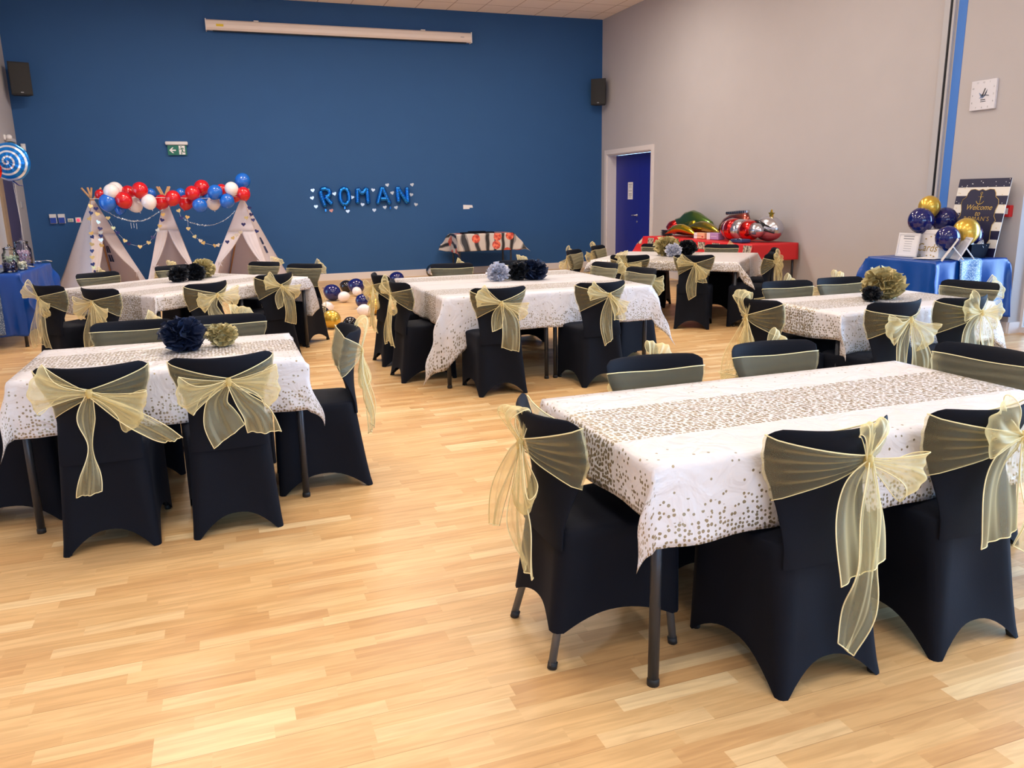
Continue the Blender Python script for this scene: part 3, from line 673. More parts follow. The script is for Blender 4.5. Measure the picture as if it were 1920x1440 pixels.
def cloth(label, cx, cy, L, W, drops, rz=0.0, z=0.739, corner=(1, 1, 1, 1), cdir=None, seed=1, mats=None, group='white confetti tablecloths', name='tablecloth', wave=1.0, band_off=0.0, hem=True, flap=None, slump=None, amax=0.62):
    """drops = left, right, near, far; corner = stretch of the loose corners (nl, nr, fl, fr)"""
    dl, dr, dn, df = drops; rnd = random.Random(seed); p1, p2, p3, p4 = [rnd.uniform(0, 6) for _ in range(4)]
    xs = ([-L / 2 - dl + dl * i / max(1, int(dl / 0.02)) for i in range(int(dl / 0.02))] if dl > 0 else []) + seg(-L / 2, L / 2, int(L / 0.045)) + [L / 2] + ([L / 2 + dr * (i + 1) / int(dr / 0.02) for i in range(int(dr / 0.02))] if dr > 0 else [])
    ys = ([-W / 2 - dn + dn * i / max(1, int(dn / 0.02)) for i in range(int(dn / 0.02))] if dn > 0 else []) + seg(-W / 2, W / 2, int(W / 0.045)) + [W / 2] + ([W / 2 + df * (i + 1) / int(df / 0.02) for i in range(int(df / 0.02))] if df > 0 else [])
    mb = MB(); U = []; Hm = []; R = []
    cdir = cdir or {}
    for y in ys:
        row = []
        for x in xs:
            ox = max(0.0, abs(x) - L / 2); oy = max(0.0, abs(y) - W / 2); sx = 1 if x > 0 else -1; sy = 1 if y > 0 else -1
            bx = max(-L / 2, min(L / 2, x)); by = max(-W / 2, min(W / 2, y))
            if ox == 0 and oy == 0:
                e = min(L / 2 - abs(x), W / 2 - abs(y))
                zz = z + 0.0022 * noise.noise(Vector((x * 3.1 + seed, y * 3.7, seed))) * min(1, e / 0.1) - 0.002 * (1 - smooth(e / 0.03))
                P = Vector((x, y, zz))
            elif oy == 0 or ox == 0:
                d = ox + oy; al = y if oy == 0 else x; ph = (p1 if sx < 0 else p2) if oy == 0 else (p3 if sy < 0 else p4)
                half = (W if oy == 0 else L) / 2
                edge = smooth((half - abs(al)) / 0.12)
                g = d / 0.3
                wv = wave * (0.012 * math.sin(al * 9 + ph) + 0.008 * math.sin(al * 21 + ph * 2)) * g * edge
                out = 0.007 + 0.10 * d * (1 - math.exp(-d * 30)) * 0.5 + wv
                if flap and ox == 0 and sy < 0: d = d * (1 + flap[1] * max(0.0, 1 - (al + L / 2) / flap[0]) ** 1.6)
                zz = z - 0.004 - max(0, d - 0.004) * 0.985
                if slump and ((oy == 0 and sx < 0 and 'l' in slump) or (ox == 0 and sy < 0 and 'n' in slump)): zz -= 0.05 * math.sin(PI * (al / half * 0.5 + 0.5)) * g
                P = Vector((bx + sx * out, by, zz)) if oy == 0 else Vector((bx, by + sy * out, zz))
            else:
                ci = (0 if sx < 0 else 1) + (0 if sy < 0 else 2); cm = corner[ci]
                fi = math.atan2(oy, ox); s2 = math.sin(2 * fi)
                r = math.hypot(ox, oy) * (1 + (cm - 1) * s2 ** 0.5)
                if flap and ci == 0 and fi > PI / 4: r = math.hypot(ox, oy) * lerp(cm, 1 + flap[1], (fi - PI / 4) / (PI / 4))
                dv = cdir.get(ci); dvv = Vector((sx, sy, 0)).normalized() if dv is None else Vector((dv[0], dv[1], 0)).normalized()
                a = amax * s2 ** 0.8
                fd = Vector((sx * math.cos(fi), sy * math.sin(fi), 0)) * 0.012
                P = Vector((bx, by, z - 0.004)) + fd + dvv * (r * math.sin(a)) + Vector((0, 0, -r * math.cos(a) * 0.985)) + Vector((0.012 * math.sin(r * 22 + p1) * s2 * wave, 0.010 * math.sin(r * 18 + p2) * s2 * wave, 0))
                P += Vector((sx * 0.05 * ox * (1 - s2) , sy * 0.05 * oy * (1 - s2), 0))
            P.z = max(P.z, 0.004)
            hd = []
            if dl > 0: hd.append(x + L / 2 + dl)
            if dr > 0: hd.append(L / 2 + dr - x)
            if dn > 0: hd.append(y + W / 2 + dn)
            if df > 0: hd.append(W / 2 + df - y)
            Hm.append(min(hd) if (hd and hem) else 1.0); U.append((x + cx, y + band_off))
            row.append(P)
        R.append(row)
    mb.loft(R, False, False, False, 0)
    o = mb.build(name, mats or F['cloth'], None, True); me = o.data
    o.location = (cx, cy, 0); o.rotation_euler = (0, 0, math.radians(rz))
    uvl = me.uv_layers.new(name='UVMap')
    for l in me.loops: uvl.data[l.index].uv = U[l.vertex_index]
    at = me.attributes.new('hem', 'FLOAT', 'POINT')
    for i, h in enumerate(Hm): at.data[i].value = h
    sol = o.modifiers.new('thickness', 'SOLIDIFY'); sol.thickness = 0.0012; sol.offset = 1.0
    fixn(o)
    tag(o, label, 'tablecloth', group)
    return o
table('folding table at the front right, one thick dark leg nearest the camera', 1.99, 2.34, 1.75, 0.86)
cloth('white confetti cloth on the front right table with a pinched front corner', 1.99, 2.34, 1.75, 0.86, (0.17, 0.24, 0.255, 0.16), seed=3, corner=(1.1, 1.1, 1.0, 1.0), cdir={0: (-1, 0.3)}, wave=1.1, band_off=0.0, amax=0.16)
table('folding table at the front left, under the navy and small gold flowers', -0.31, 4.44, 1.29, 0.85)
cloth('white confetti cloth on the front left table, hanging low at its right end', -0.31, 4.44, 1.29, 0.85, (0.25, 0.20, 0.265, 0.12), seed=8, corner=(1.0, 1.1, 1.0, 1.2), cdir={1: (1, -0.05)}, wave=1.0, amax=0.20)
table('folding table at the right middle, under the large gold flower', 4.345, 4.44, 1.33, 0.82)
cloth('white confetti cloth on the right middle table, bunched at its left end', 4.345, 4.44, 1.33, 0.82, (0.17, 0.30, 0.27, 0.12), seed=12, corner=(0.95, 1.2, 1, 1), cdir={0: (-0.2, -1), 1: (1, -0.2)}, wave=1.6, slump='l', amax=0.35)
# middle tables: two, side by side along x
table('left half of the middle pair of folding tables', 2.07, 6.97, 0.92, 1.83); table('right half of the middle pair of folding tables', 3.0, 6.97, 0.92, 1.83)
cloth('white confetti cloth over the far half of the middle tables', 2.535, 7.46, 1.86, 0.86, (0.22, 0.22, 0.0, 0.15), seed=21, z=0.737, band_off=-0.12)
cloth('white confetti cloth, near half of the middle tables, one corner almost on the floor', 2.535, 6.555, 1.86, 1.01, (0.24, 0.28, 0.30, 0.0), seed=22, corner=(1.88, 1.45, 1, 1), cdir={0: (-0.9, -0.55), 1: (1, -0.2)}, z=0.741, wave=1.2, band_off=0.12, amax=0.38, flap=(0.42, 0.95))
# far left pair, turned 40 degrees
def rot2(cx, cy, a, x, y): a = math.radians(a); return cx + x * math.cos(a) - y * math.sin(a), cy + x * math.sin(a) + y * math.cos(a)
A3 = 40; O3 = (-0.56, 7.34)
c = rot2(*O3, A3, 0.45, 0.75); table('left one of the far left pair of folding tables', c[0], c[1], 0.89, 1.5, A3)
c = rot2(*O3, A3, 1.35, 0.75); table('right one of the far left pair of folding tables', c[0], c[1], 0.89, 1.5, A3)
c = rot2(*O3, A3, 0.90, 0.37); cloth('white confetti cloth, near half of the far left tables, long flap at the right', c[0], c[1], 1.8, 0.74, (0.27, 0.42, 0.13, 0.0), rz=A3, seed=31, z=0.741, corner=(1, 0.75, 1, 1), cdir={1: (1, -0.3)}, amax=0.4)
c = rot2(*O3, A3, 0.90, 1.12); cloth('white confetti cloth over the far half of the far left tables', c[0], c[1], 1.8, 0.76, (0.22, 0.2, 0.0, 0.15), rz=A3, seed=32, z=0.737)
A5 = 46; O5 = (5.50, 7.66)
c = rot2(*O5, A5, 0.40, 0.88); table('nearer one of the far right pair of folding tables', c[0], c[1], 0.80, 1.76, A5)
c = rot2(*O5, A5, 1.21, 0.88); table('farther one of the far right pair of folding tables', c[0], c[1], 0.80, 1.76, A5)
c = rot2(*O5, A5, 0.41, 0.88); cloth('white confetti cloth over the nearer far right table, loose corner hanging at the front', c[0], c[1], 0.82, 1.76, (0.11, 0.0, 0.16, 0.15), rz=A5, seed=41, z=0.741, corner=(1.9, 1, 1, 1), cdir={0: (-0.2, -1)})
c = rot2(*O5, A5, 1.22, 0.88); cloth('white confetti cloth over the farther far right table', c[0], c[1], 0.80, 1.76, (0.0, 0.2, 0.30, 0.12), rz=A5, seed=42, z=0.737, corner=(1, 1, 1, 1))

# ------------------------------------------------------------------ tissue paper flowers
def paper_flower(label, x, y, z, r, mat, seed, n=130, group='tissue paper flowers on the tables', fine=1.0):
    rnd = random.Random(seed); mb = MB()
    mb.ball((0, 0, r * 0.92), r * 0.55, n=12, m=8)
    for i in range(n):
        zz = 1 - 2 * (i + 0.5) / n; ph = i * 2.39996 + rnd.uniform(-.2, .2)
        d = Vector((math.sqrt(1 - zz * zz) * math.cos(ph), math.sqrt(1 - zz * zz) * math.sin(ph), zz))
        t = d.orthogonal().normalized(); t = Matrix.Rotation(rnd.uniform(0, 2 * PI), 3, d) @ t; s = d.cross(t)
        L = r * rnd.uniform(0.74, 1.14); w = r * rnd.uniform(0.24, 0.42) * fine; R = []
        for a in range(4):
            f = a / 3; row = []
            for b in range(6):
                v = -1 + 2 * b / 5
                q = d * (r * 0.35 + (L - r * 0.35) * f) + t * (w * v * (0.35 + 0.75 * f)) + s * (w * 0.45 * math.sin(v * 3.3 + i) * f + rnd.uniform(-.05, .05) * r * f)
                q += t * rnd.uniform(-.03, .03) * r * f - d * abs(v) * 0.10 * r * f * rnd.random()
                row.append(Vector((q.x, q.y, max(q.z + r * 0.92, 0.001))))
            R.append(row)
        mb.loft(R, False, False, False, 0)
    o = mb.build('paper_flower', mat, None, False); o.location = (x, y, z); o.scale = (1.04, 1.04, 0.84); tag(o, label, 'paper flower', group); return o
NAVYT = pmat('navy_tissue', (0.010, 0.018, 0.05, 1), 0.5); BLACKT = pmat('black_tissue', (0.008, 0.009, 0.013, 1), 0.5)
GOLDT = pmat('gold_tissue', srgb(196, 180, 128), 0.42, 0.25); SILVT = pmat('silver_tissue', srgb(206, 208, 222), 0.4, 0.2)
ZT = 0.742
paper_flower('navy paper flower on the front left table', -0.235, 4.50, ZT, 0.105, NAVYT, 1, 100, fine=1.5)
paper_flower('small spiky gold paper flower on the front left table', -0.04, 4.56, ZT, 0.078, GOLDT, 2, 90, fine=0.9)
paper_flower('left one of the two black paper flowers on the far left tables', -0.42, 8.62, ZT, 0.095, BLACKT, 3, 80, fine=1.5)
paper_flower('right one of the two black paper flowers on the far left tables', -0.27, 8.74, ZT, 0.10, BLACKT, 4, 80, fine=1.5)
paper_flower('gold paper flower behind the black ones on the far left tables', -0.19, 9.0, ZT, 0.115, GOLDT, 5)
paper_flower('silver white paper flower on the middle tables', 2.42, 7.08, ZT, 0.105, SILVT, 6, 170, fine=0.7)
paper_flower('small gold paper flower squeezed behind the silver one on the middle tables', 2.58, 7.24, ZT, 0.075, GOLDT, 7, 80)
paper_flower('left one of the two black paper flowers on the middle tables', 2.62, 7.05, ZT, 0.105, BLACKT, 8, 90, fine=1.5)
paper_flower('right one of the two black paper flowers on the middle tables', 2.76, 7.02, ZT, 0.115, NAVYT, 9, 110, fine=1.3)
paper_flower('gold paper flower on the far right tables', 5.36, 9.0, ZT, 0.15, GOLDT, 10, 110, fine=1.3)
paper_flower('silver white paper flower on the far right tables', 5.34, 8.80, ZT, 0.10, SILVT, 11, 150, fine=0.7)
paper_flower('black paper flower on the far right tables', 5.57, 8.86, ZT, 0.12, BLACKT, 12, 120)
paper_flower('large gold paper flower on the right middle table', 4.47, 4.50, ZT, 0.135, GOLDT, 13, 130, fine=1.35)
paper_flower('small black paper flower under the large gold one on the right middle table', 4.28, 4.40, ZT, 0.065, BLACKT, 14, 80)

# ------------------------------------------------------------------ balloons
def latex(name, c, metal=0.0, rough=0.22, **k): return pmat(name, c, rough, metal, Coat_Weight=0.4, **k)
BM = {'w': latex('white_latex', srgb(236, 228, 230)), 'r': latex('red_latex', srgb(206, 22, 34)), 'b': latex('blue_latex', srgb(24, 104, 206)),
      'n': latex('navy_latex', srgb(14, 24, 96), rough=0.12), 'k': latex('black_latex', srgb(18, 14, 22), rough=0.12), 'g': latex('chrome_gold_latex', srgb(214, 176, 70), 0.6, 0.28),
      'c': glass_mat('clear_latex', (0.9, 0.9, 0.92, 1), 0.16)}
BN = {'w': 'white', 'r': 'red', 'b': 'blue', 'n': 'navy', 'k': 'black', 'g': 'chrome gold', 'c': 'clear'}
BALL = {}
def balloon(label, c, x, y, z, r, tilt=(0, 0, 0), group=None):
    """x, y, z = centre of the balloon"""
    if c not in BALL:
        m = MB(); pr = []
        for i in range(1, 18):
            a = PI * i / 18; rr = math.sin(a); zz = -math.cos(a) * 1.06
            if zz < 0: rr *= 1 - 0.16 * zz * zz * 0.8; zz *= 1.08
            pr.append((rr, zz))
        m.lathe([(0.03, -1.19)] + pr + [(0.02, 1.06)], 28)
        o = m.build('balloon', BM[c], None); k = MB(); k.lathe([(0.02, -1.15), (0.035, -1.20), (0.02, -1.24), (0.075, -1.31), (0.07, -1.32), (0.01, -1.25)], 14)
        k.build('balloon_neck', BM[c], o); BALL[c] = o; first = o
    else:
        o = copy_tree(BALL[c])
    o.location = (x, y, z); o.scale = (r, r, r); o.rotation_euler = tilt
    tag(o, label, 'balloon', group); return o
ORD = ['leftmost', 'second', 'third', 'fourth', 'fifth', 'sixth', 'seventh', 'eighth', 'ninth', 'tenth', 'eleventh', 'twelfth']
GB = [('w',-1.49,14.38,1.73,0.122),('w',-1.52,14.13,1.70,0.116),('r',-1.71,14.38,1.66,0.080),('b',-1.59,14.13,1.54,0.130),('r',-1.36,14.13,1.57,0.126),('r',-1.31,14.38,1.69,0.105),('r',-1.11,14.13,1.72,0.120),('w',-1.23,14.38,1.50,0.122),('w',-1.00,14.13,1.54,0.115),('r',-0.83,14.38,1.53,0.117),('r',-0.64,14.10,1.59,0.115),('r',-0.46,14.38,1.52,0.117),('r',-0.34,14.13,1.66,0.115),('r',-0.20,14.38,1.75,0.122),('b',-0.25,14.13,1.47,0.115),('b',0.00,14.13,1.67,0.116),('r',0.11,14.42,1.72,0.085),('b',-0.12,14.42,1.60,0.085),('w',-0.04,14.38,1.50,0.110),('b',0.17,14.13,1.53,0.115),('w',0.26,14.13,1.72,0.110),('r',0.32,14.40,1.60,0.085),('b',0.45,14.38,1.85,0.125),('r',0.44,14.13,1.64,0.106),('b',-0.98,14.42,1.67,0.080),('b',-0.53,14.44,1.66,0.085),('b',-1.15,14.40,1.54,0.085),('b',-1.45,14.40,1.43,0.085)]
cnt = {}
for c, x, y, z, r in sorted(GB, key=lambda q: q[1]):
    k = cnt.get(c, 0); cnt[c] = k + 1
    w = (ORD[k] + ' ' + BN[c] + ' balloon') + (' from the left' if k else '')
    random.seed(int(x * 100) + 500)
    balloon(w + ' in the garland above the tepees', c, x, y, z, r, (random.uniform(-.6, .6), random.uniform(-.6, .6), 0), 'balloons of the garland above the tepees')
# cord the garland is tied to
m = MB(); m.tube([Vector(p) for p in cr([(-1.86, 14.28, 1.60), (-1.3, 14.27, 1.60), (-0.77, 14.27, 1.60), (-0.2, 14.27, 1.58), (0.42, 14.27, 1.60)], 40)], 0.004, 5)
tag(m.build('garland_cord', F['paper'], None), 'thin cord strung between the tepee tops under the balloons', 'cord')
FB = [('w', 1.28, 10.98, 0.085, 'white balloon on the floor behind the gold one, beside the far left tables'),
 ('k', 1.13, 10.32, 0.10, 'dark balloon on the floor half hidden behind the gold one'),
 ('g', 1.17, 9.66, 0.112, 'gold balloon on the floor left of the side-on chair back'),
 ('n', 1.55, 12.44, 0.125, 'large navy balloon on the floor, leftmost of the far group'),
 ('k', 1.92, 13.5, 0.10, 'shiny black balloon on the floor nearest the blue wall'),
 ('n', 2.04, 13.2, 0.125, 'navy balloon on the floor just right of the black one'),
 ('w', 1.68, 12.15, 0.083, 'small white balloon touching the large navy one on the floor'),
 ('w', 1.99, 12.85, 0.075, 'small white balloon on the floor under the second navy one'),
 ('n', 1.83, 11.35, 0.10, 'navy balloon on the floor just behind the nearest white one'),
 ('w', 1.70, 10.46, 0.085, 'white balloon on the floor nearest the middle tables'),
 ('g', 1.88, 10.62, 0.115, 'gold balloon on the floor seen through the sheer bows'),
 ('g', 2.16, 12.1, 0.11, 'gold balloon on the floor farther back behind the sheer bows'),
 ('c', 3.86, 15.2, 0.135, 'clear see-through balloon on the floor against the white skirting'),
 ('n', 2.93, 14.2, 0.12, 'navy balloon on the floor behind the middle tables, beside the black chair tops'),
 ('k', 1.34, 9.3, 0.09, 'small dark balloon on the floor just behind the side-on chair back')]
for c, x, y, r, l in FB:
    random.seed(int(x * 77)); balloon(l, c, x, y, r * 1.02, r, (PI / 2 + random.uniform(-.1, .5), 0, random.uniform(0, 6)), 'loose balloons on the floor')
    
# ------------------------------------------------------------------ tepees
def tepee(label, cx, cy, rz, half, h, open_top=0.60, tie=0.30, tiew=0.13, window=None):
    t = thing('play_tepee', label, 'tent', (cx, cy, 0), math.radians(rz), 'white play tepees by the blue wall')
    C = [(-half, -half), (half, -half), (half, half), (-half, half)]
    for i, (x, y) in enumerate(C):
        m = MB(); k = -0.13; b = Vector((x * 0.93, y * 0.93, 0.0)); a = Vector((0.012 * (1 if i % 2 else -1), 0.012 * (1 if i < 2 else -1), h - 0.02)); dv = (a - b).normalized(); tp = a + Vector((dv.x * 0.33, dv.y * 0.33, dv.z * 0.21))
        m.tube([b, a, tp], [0.0125, 0.015, 0.0155], 10); m.build('tent_pole', F['wood_pole'], t)
    def P(side, u, v, sag=1.0):
        a = Vector(C[side] + (0,)); b = Vector(C[(side + 1) % 4] + (0,)); q = a.lerp(b, u); ap = Vector((0, 0, h - 0.01))
        top = ap + (q * 0.035)
        r = q.lerp(top, v); out = Vector((q.x, q.y, 0)).normalized() if q.length > 0 else Vector((0, 0, 0))
        s = math.sin(PI * u); r -= out * (0.035 * s * math.sin(PI * v) * sag)
        r += out * 0.008 * math.sin(u * 13 + v * 7 + side) * (1 - v)
        r += Vector((out.x, out.y, 0)) * 0.014 * (1 - abs(2 * u - 1)) * (1 - v)
        return r * 1.0
    m = MB()
    for side in (1, 2, 3):
        m.loft([[P(side, u / 20, v / 16) + Vector((0, 0, 0.004)) for u in range(21)] for v in range(17)], False, False, False)
    # front: yoke above the opening
    m.loft([[P(0, u / 20, lerp(open_top, 1, v / 6)) for u in range(21)] for v in range(7)], False, False, False)
    o = m.build('tent_canvas', F['canvas'], t); so = o.modifiers.new('thickness', 'SOLIDIFY'); so.thickness = 0.003
    for sd in (0, 1):
        f = MB(); R = []
        for v in range(22):
            vv = open_top * v / 21
            if vv > tie: w = lerp(tiew, 0.5, ((vv - tie) / (open_top - tie)) ** 1.1)
            else: w = lerp(0.20, tiew, (vv / tie) ** 0.6)
            row = []
            for k in range(12):
                uu = w * k / 11; q = P(0, uu if sd == 0 else 1 - uu, vv)
                fold = 0.018 * math.sin(k * 1.9 + v * 0.15) * (1 - 0.6 * (vv / open_top)) * (k / 11)
                row.append(q + Vector((0, -fold - 0.02 * (k / 11) * (1 if abs(vv - tie) < 0.1 else 0.3), 0)))
            R.append(row)
        f.loft(R, False, False, False); fo = f.build('tent_flap', F['canvas'], t); so = fo.modifiers.new('thickness', 'SOLIDIFY'); so.thickness = 0.003
        b = MB(); q = P(0, tiew if sd == 0 else 1 - tiew, tie) + Vector((0, -0.03, 0)); s = -1 if sd == 0 else 1
        b.ball(tuple(q), 0.014, n=8, m=6)
        for dx, dz in ((0.05, 0.02), (-0.05, 0.03), (0.03, -0.06), (-0.02, -0.07)): b.tube([q, q + Vector((dx * .6, -0.012, dz * .7)), q + Vector((dx, -0.008, dz))], 0.005, 5)
        b.build('flap_tie', F['canvas'], t)
    if window:
        side, u0, v0 = window[:3]; wn = MB(); n = 4
        for (a0, a1, b0, b1) in ((0.0, 0.44, 0.0, 0.44), (0.56, 1.0, 0.0, 0.44), (0.0, 0.44, 0.56, 1.0), (0.56, 1.0, 0.56, 1.0)):
            W = 0.20; H = 0.17; R = []
            for j in range(4):
                bb = lerp(b0, b1, j / 3); row = []
                for i in range(4):
                    aa = lerp(a0, a1, i / 3); e = 1.0
                    if bb > 0.75: aa = 0.5 + (aa - 0.5) * (1 - (bb - 0.75) * 1.1)
                    q = P(side, u0 + aa * W, v0 + bb * H); o_ = Vector((q.x, q.y, 0)).normalized()
                    if side == 0: o_ = Vector((0, -1, 0))
                    row.append(q + o_ * (0.010 if len(window) == 3 else -0.016))
                R.append(row)
            wn.loft(R, False, False, False)
        wn.build('tent_window', pmat('dark_window_gauze', srgb(24, 44, 92), 0.7), t)
    return t
tepee('left white tepee, turned so its open side faces right', -1.86, 14.55, 38, 0.55, 1.60, 0.66, 0.26, 0.10, (1, 0.72, 0.36, 'inside'))
tepee('middle white tepee, narrow and facing us', -0.79, 14.60, 2, 0.46, 1.60, 0.68, 0.32, 0.10)
tepee('right white tepee with a small window in its right side', 0.42, 14.55, -18, 0.62, 1.56, 0.66, 0.34, 0.10, (1, 0.38, 0.42))

# ------------------------------------------------------------------ garlands of hearts, tinsel
def heart_pts(s, n=22):
    out = []
    for i in range(n):
        t = 2 * PI * i / n; out.append((s * 16 * math.sin(t) ** 3 / 17, s * (13 * math.cos(t) - 5 * math.cos(2 * t) - 2 * math.cos(3 * t) - math.cos(4 * t)) / 17))
    return out
HG = pmat('gold_foil_card', srgb(216, 190, 130), 0.35, 0.5); HN = pmat('navy_card', srgb(24, 28, 92), 0.5); HW = pmat('silver_foil_card', srgb(214, 220, 224), 0.25, 0.6); HR = pmat('red_foil_card', srgb(200, 140, 130), 0.35, 0.4)
HM = {'g': HG, 'n': HN, 'w': HW}
def heart_mb(s, th=0.0012): m = MB(); m.poly(heart_pts(s), -th, th, 0); return m
HPROTO = {}
def heart_garland(label, pts, s=0.027, seed=0):
    random.seed(seed); P = [Vector(p[:3]) for p in pts]
    t = thing('heart_garland', label, 'garland', tuple(P[0]), 0, 'heart garlands on the tepees'); o = P[0]
    m = MB(); m.tube([p - o for p in P], 0.0013, 4); m.build('garland_string', F['paper'], t)
    for p in pts:
        k = p[3]
        if k not in HPROTO: HPROTO[k] = heart_mb(0.037).build('paper_heart', HM[k], t, False); h = HPROTO[k]
        else: h = HPROTO[k].copy(); link(h, t)
        h.location = Vector(p[:3]) - o + Vector((0, -0.004, 0)); h.rotation_euler = (PI / 2 + random.uniform(-.25, .25), random.uniform(-.5, .5), random.uniform(-.5, .5))
G1_ = [(-1.786,13.72,1.490,'g'),(-1.715,13.72,1.449,'n'),(-1.791,13.72,1.388,'n'),(-1.706,13.72,1.370,'g'),(-1.820,13.72,1.304,'g'),(-1.824,13.72,1.086,'g'),(-1.817,13.72,1.032,'n'),(-1.838,13.72,0.922,'g'),(-1.847,13.72,0.822,'n'),(-1.856,13.72,0.726,'g'),(-1.861,13.72,0.621,'n'),(-1.852,13.72,0.574,'g'),(-1.831,13.72,0.506,'n')]
G2_ = [(-1.708,13.72,1.251,'w'),(-1.697,13.72,1.152,'n'),(-1.695,13.72,1.092,'w'),(-1.699,13.72,1.042,'n'),(-1.705,13.72,0.982,'w'),(-1.709,13.72,0.902,'g')]
G3_ = [(-1.611,14.10,1.302,'g'),(-1.554,14.10,1.147,'g'),(-1.506,14.10,1.073,'n'),(-1.412,14.10,0.945,'g'),(-1.364,14.10,0.896,'n'),(-1.206,14.10,0.844,'g'),(-1.072,14.10,0.902,'g'),(-0.999,14.10,0.984,'n'),(-0.917,14.10,1.096,'w'),(-0.881,14.10,1.158,'g'),(-0.838,14.10,1.251,'n'),(-0.815,14.10,1.334,'g')]
G4_ = [(-0.576,14.10,1.391,'g'),(-0.548,14.10,1.275,'n'),(-0.457,14.10,1.287,'g'),(-0.462,14.10,1.104,'g'),(-0.378,14.10,0.974,'g'),(-0.298,14.10,0.907,'w'),(-0.257,14.10,0.869,'g'),(-0.083,14.10,0.819,'g'),(-0.035,14.08,0.826,'w'),(0.111,13.88,0.882,'n'),(0.204,13.86,0.943,'g'),(0.260,13.86,0.985,'w'),(0.327,13.86,1.026,'w'),(0.385,13.86,1.154,'n'),(0.442,13.92,1.256,'g')]
G5_ = [(0.499,13.84,1.412,'n'),(0.516,13.82,1.307,'n'),(0.539,13.80,1.222,'n'),(0.575,13.76,1.042,'n')]
heart_garland('gold and navy heart garland hanging down the left side of the left tepee', G1_, seed=1)
heart_garland('short garland of small hearts down the front edge of the left tepee', G2_, seed=2)
heart_garland('heart garland swagged between the left and middle tepees', G3_, seed=3)
heart_garland('heart garland swagged from the middle tepee to the right one', G4_, seed=4)
heart_garland('short navy garland down the right side of the right tepee', G5_, seed=5)
def tinsel(label, pts, n, dens, tails=()):
    random.seed(n); P = [Vector(p) for p in cr(pts, n)]; o = P[0]; m = MB(); m.tube([p - o for p in P], 0.0025, 4)
    for i in range(dens):
        p = P[random.randrange(n)] - o; d = Vector((random.uniform(-1, 1), random.uniform(-1, 1), random.uniform(-1, 1))).normalized() * random.uniform(0.008, 0.020)
        m.add([p - d * .3, p + d + Vector((0.005, 0, 0)), p + d + Vector((0, 0, 0.006)), p + Vector((0, 0, 0.005))], [(0, 1, 2, 3)])
    for x, z, L in tails:
        m.tube([Vector((x, 14.14, z)) - o, Vector((x, 14.14, z - L)) - o], 0.004, 4)
    b = m.build('tinsel_swag', HW, None, False); b.location = o; tag(b, label, 'tinsel', 'silver tinsel between the tepees')
tinsel('glittering silver tinsel swag between the left and middle tepees', [(-1.624, 14.15, 1.404), (-1.483, 14.15, 1.308), (-1.337, 14.15, 1.253), (-1.223, 14.15, 1.239), (-1.085, 14.15, 1.257), (-0.939, 14.15, 1.336), (-0.814, 14.15, 1.406)], 60, 260, ((-1.30, 1.22, 0.09), (-1.26, 1.21, 0.07), (-1.22, 1.21, 0.09)))
tinsel('thin dull tinsel swag between the middle and right tepees', [(-0.549, 14.15, 1.285), (-0.436, 14.15, 1.208), (-0.3, 14.15, 1.161), (-0.179, 14.15, 1.143), (-0.033, 14.15, 1.165), (0.14, 14.15, 1.246), (0.275, 14.15, 1.361)], 61, 110)

# ------------------------------------------------------------------ foil letters and hearts on the blue wall
FOILB = pmat('blue_foil', srgb(8, 120, 214), 0.18, 0.85, Coat_Weight=0.5)
LET = {'R': [[(1.94, 1.38), (1.885, 1.56), (1.865, 1.69)], [(1.86, 1.70), (1.95, 1.725), (2.03, 1.68), (2.02, 1.60), (1.94, 1.57)], [(1.95, 1.58), (2.01, 1.50), (2.07, 1.43)]],
 'O': [[(2.30, 1.42), (2.235, 1.49), (2.235, 1.66), (2.31, 1.725), (2.385, 1.66), (2.385, 1.49), (2.30, 1.42)]],
 'M': [[(2.55, 1.43), (2.555, 1.58), (2.56, 1.73)], [(2.56, 1.73), (2.65, 1.635), (2.745, 1.735)], [(2.745, 1.735), (2.75, 1.58), (2.755, 1.42)]],
 'A': [[(2.93, 1.41), (2.985, 1.58), (3.04, 1.75)], [(3.04, 1.75), (3.11, 1.57), (3.18, 1.40)], [(2.99, 1.52), (3.12, 1.52)]],
 'N': [[(3.35, 1.43), (3.34, 1.60), (3.335, 1.75)], [(3.335, 1.75), (3.43, 1.58), (3.53, 1.42)], [(3.53, 1.42), (3.53, 1.58), (3.525, 1.74)]]}
for i, (k, strokes) in enumerate(LET.items()):
    m = MB(); yy = YB - 0.05
    for s in strokes:
        P = [Vector((x, yy, z)) for x, z in cr(s, 22)]; n = len(P)
        if s[0] == s[-1]: rr = [0.045] * n
        else: rr = [0.046 * min(1, max(0.25, math.sin(PI * min(1, (j + 1) / 4) / 2))) * min(1, max(0.25, math.sin(PI * min(1, (n - j) / 4) / 2))) * (1 + 0.05 * math.sin(j * 2.4)) for j in range(n)]
        m.tube(P, rr, 14)
    o = m.build('foil_letter', FOILB, None); tag(o, 'blue foil balloon letter %s of the name on the blue wall' % k, 'foil letter', 'foil letters of the name on the wall')
    e = MB(); zx = strokes[0][0] if k in 'RO' else strokes[-1 if k == 'N' else 1][1 if k == 'N' else -1]
    x, z = zx; e.box(x - 0.012, x + 0.012, yy - 0.003, yy + 0.003, z - 0.075, z - 0.03); e.build('inflation_tab', FOILB, o, False)
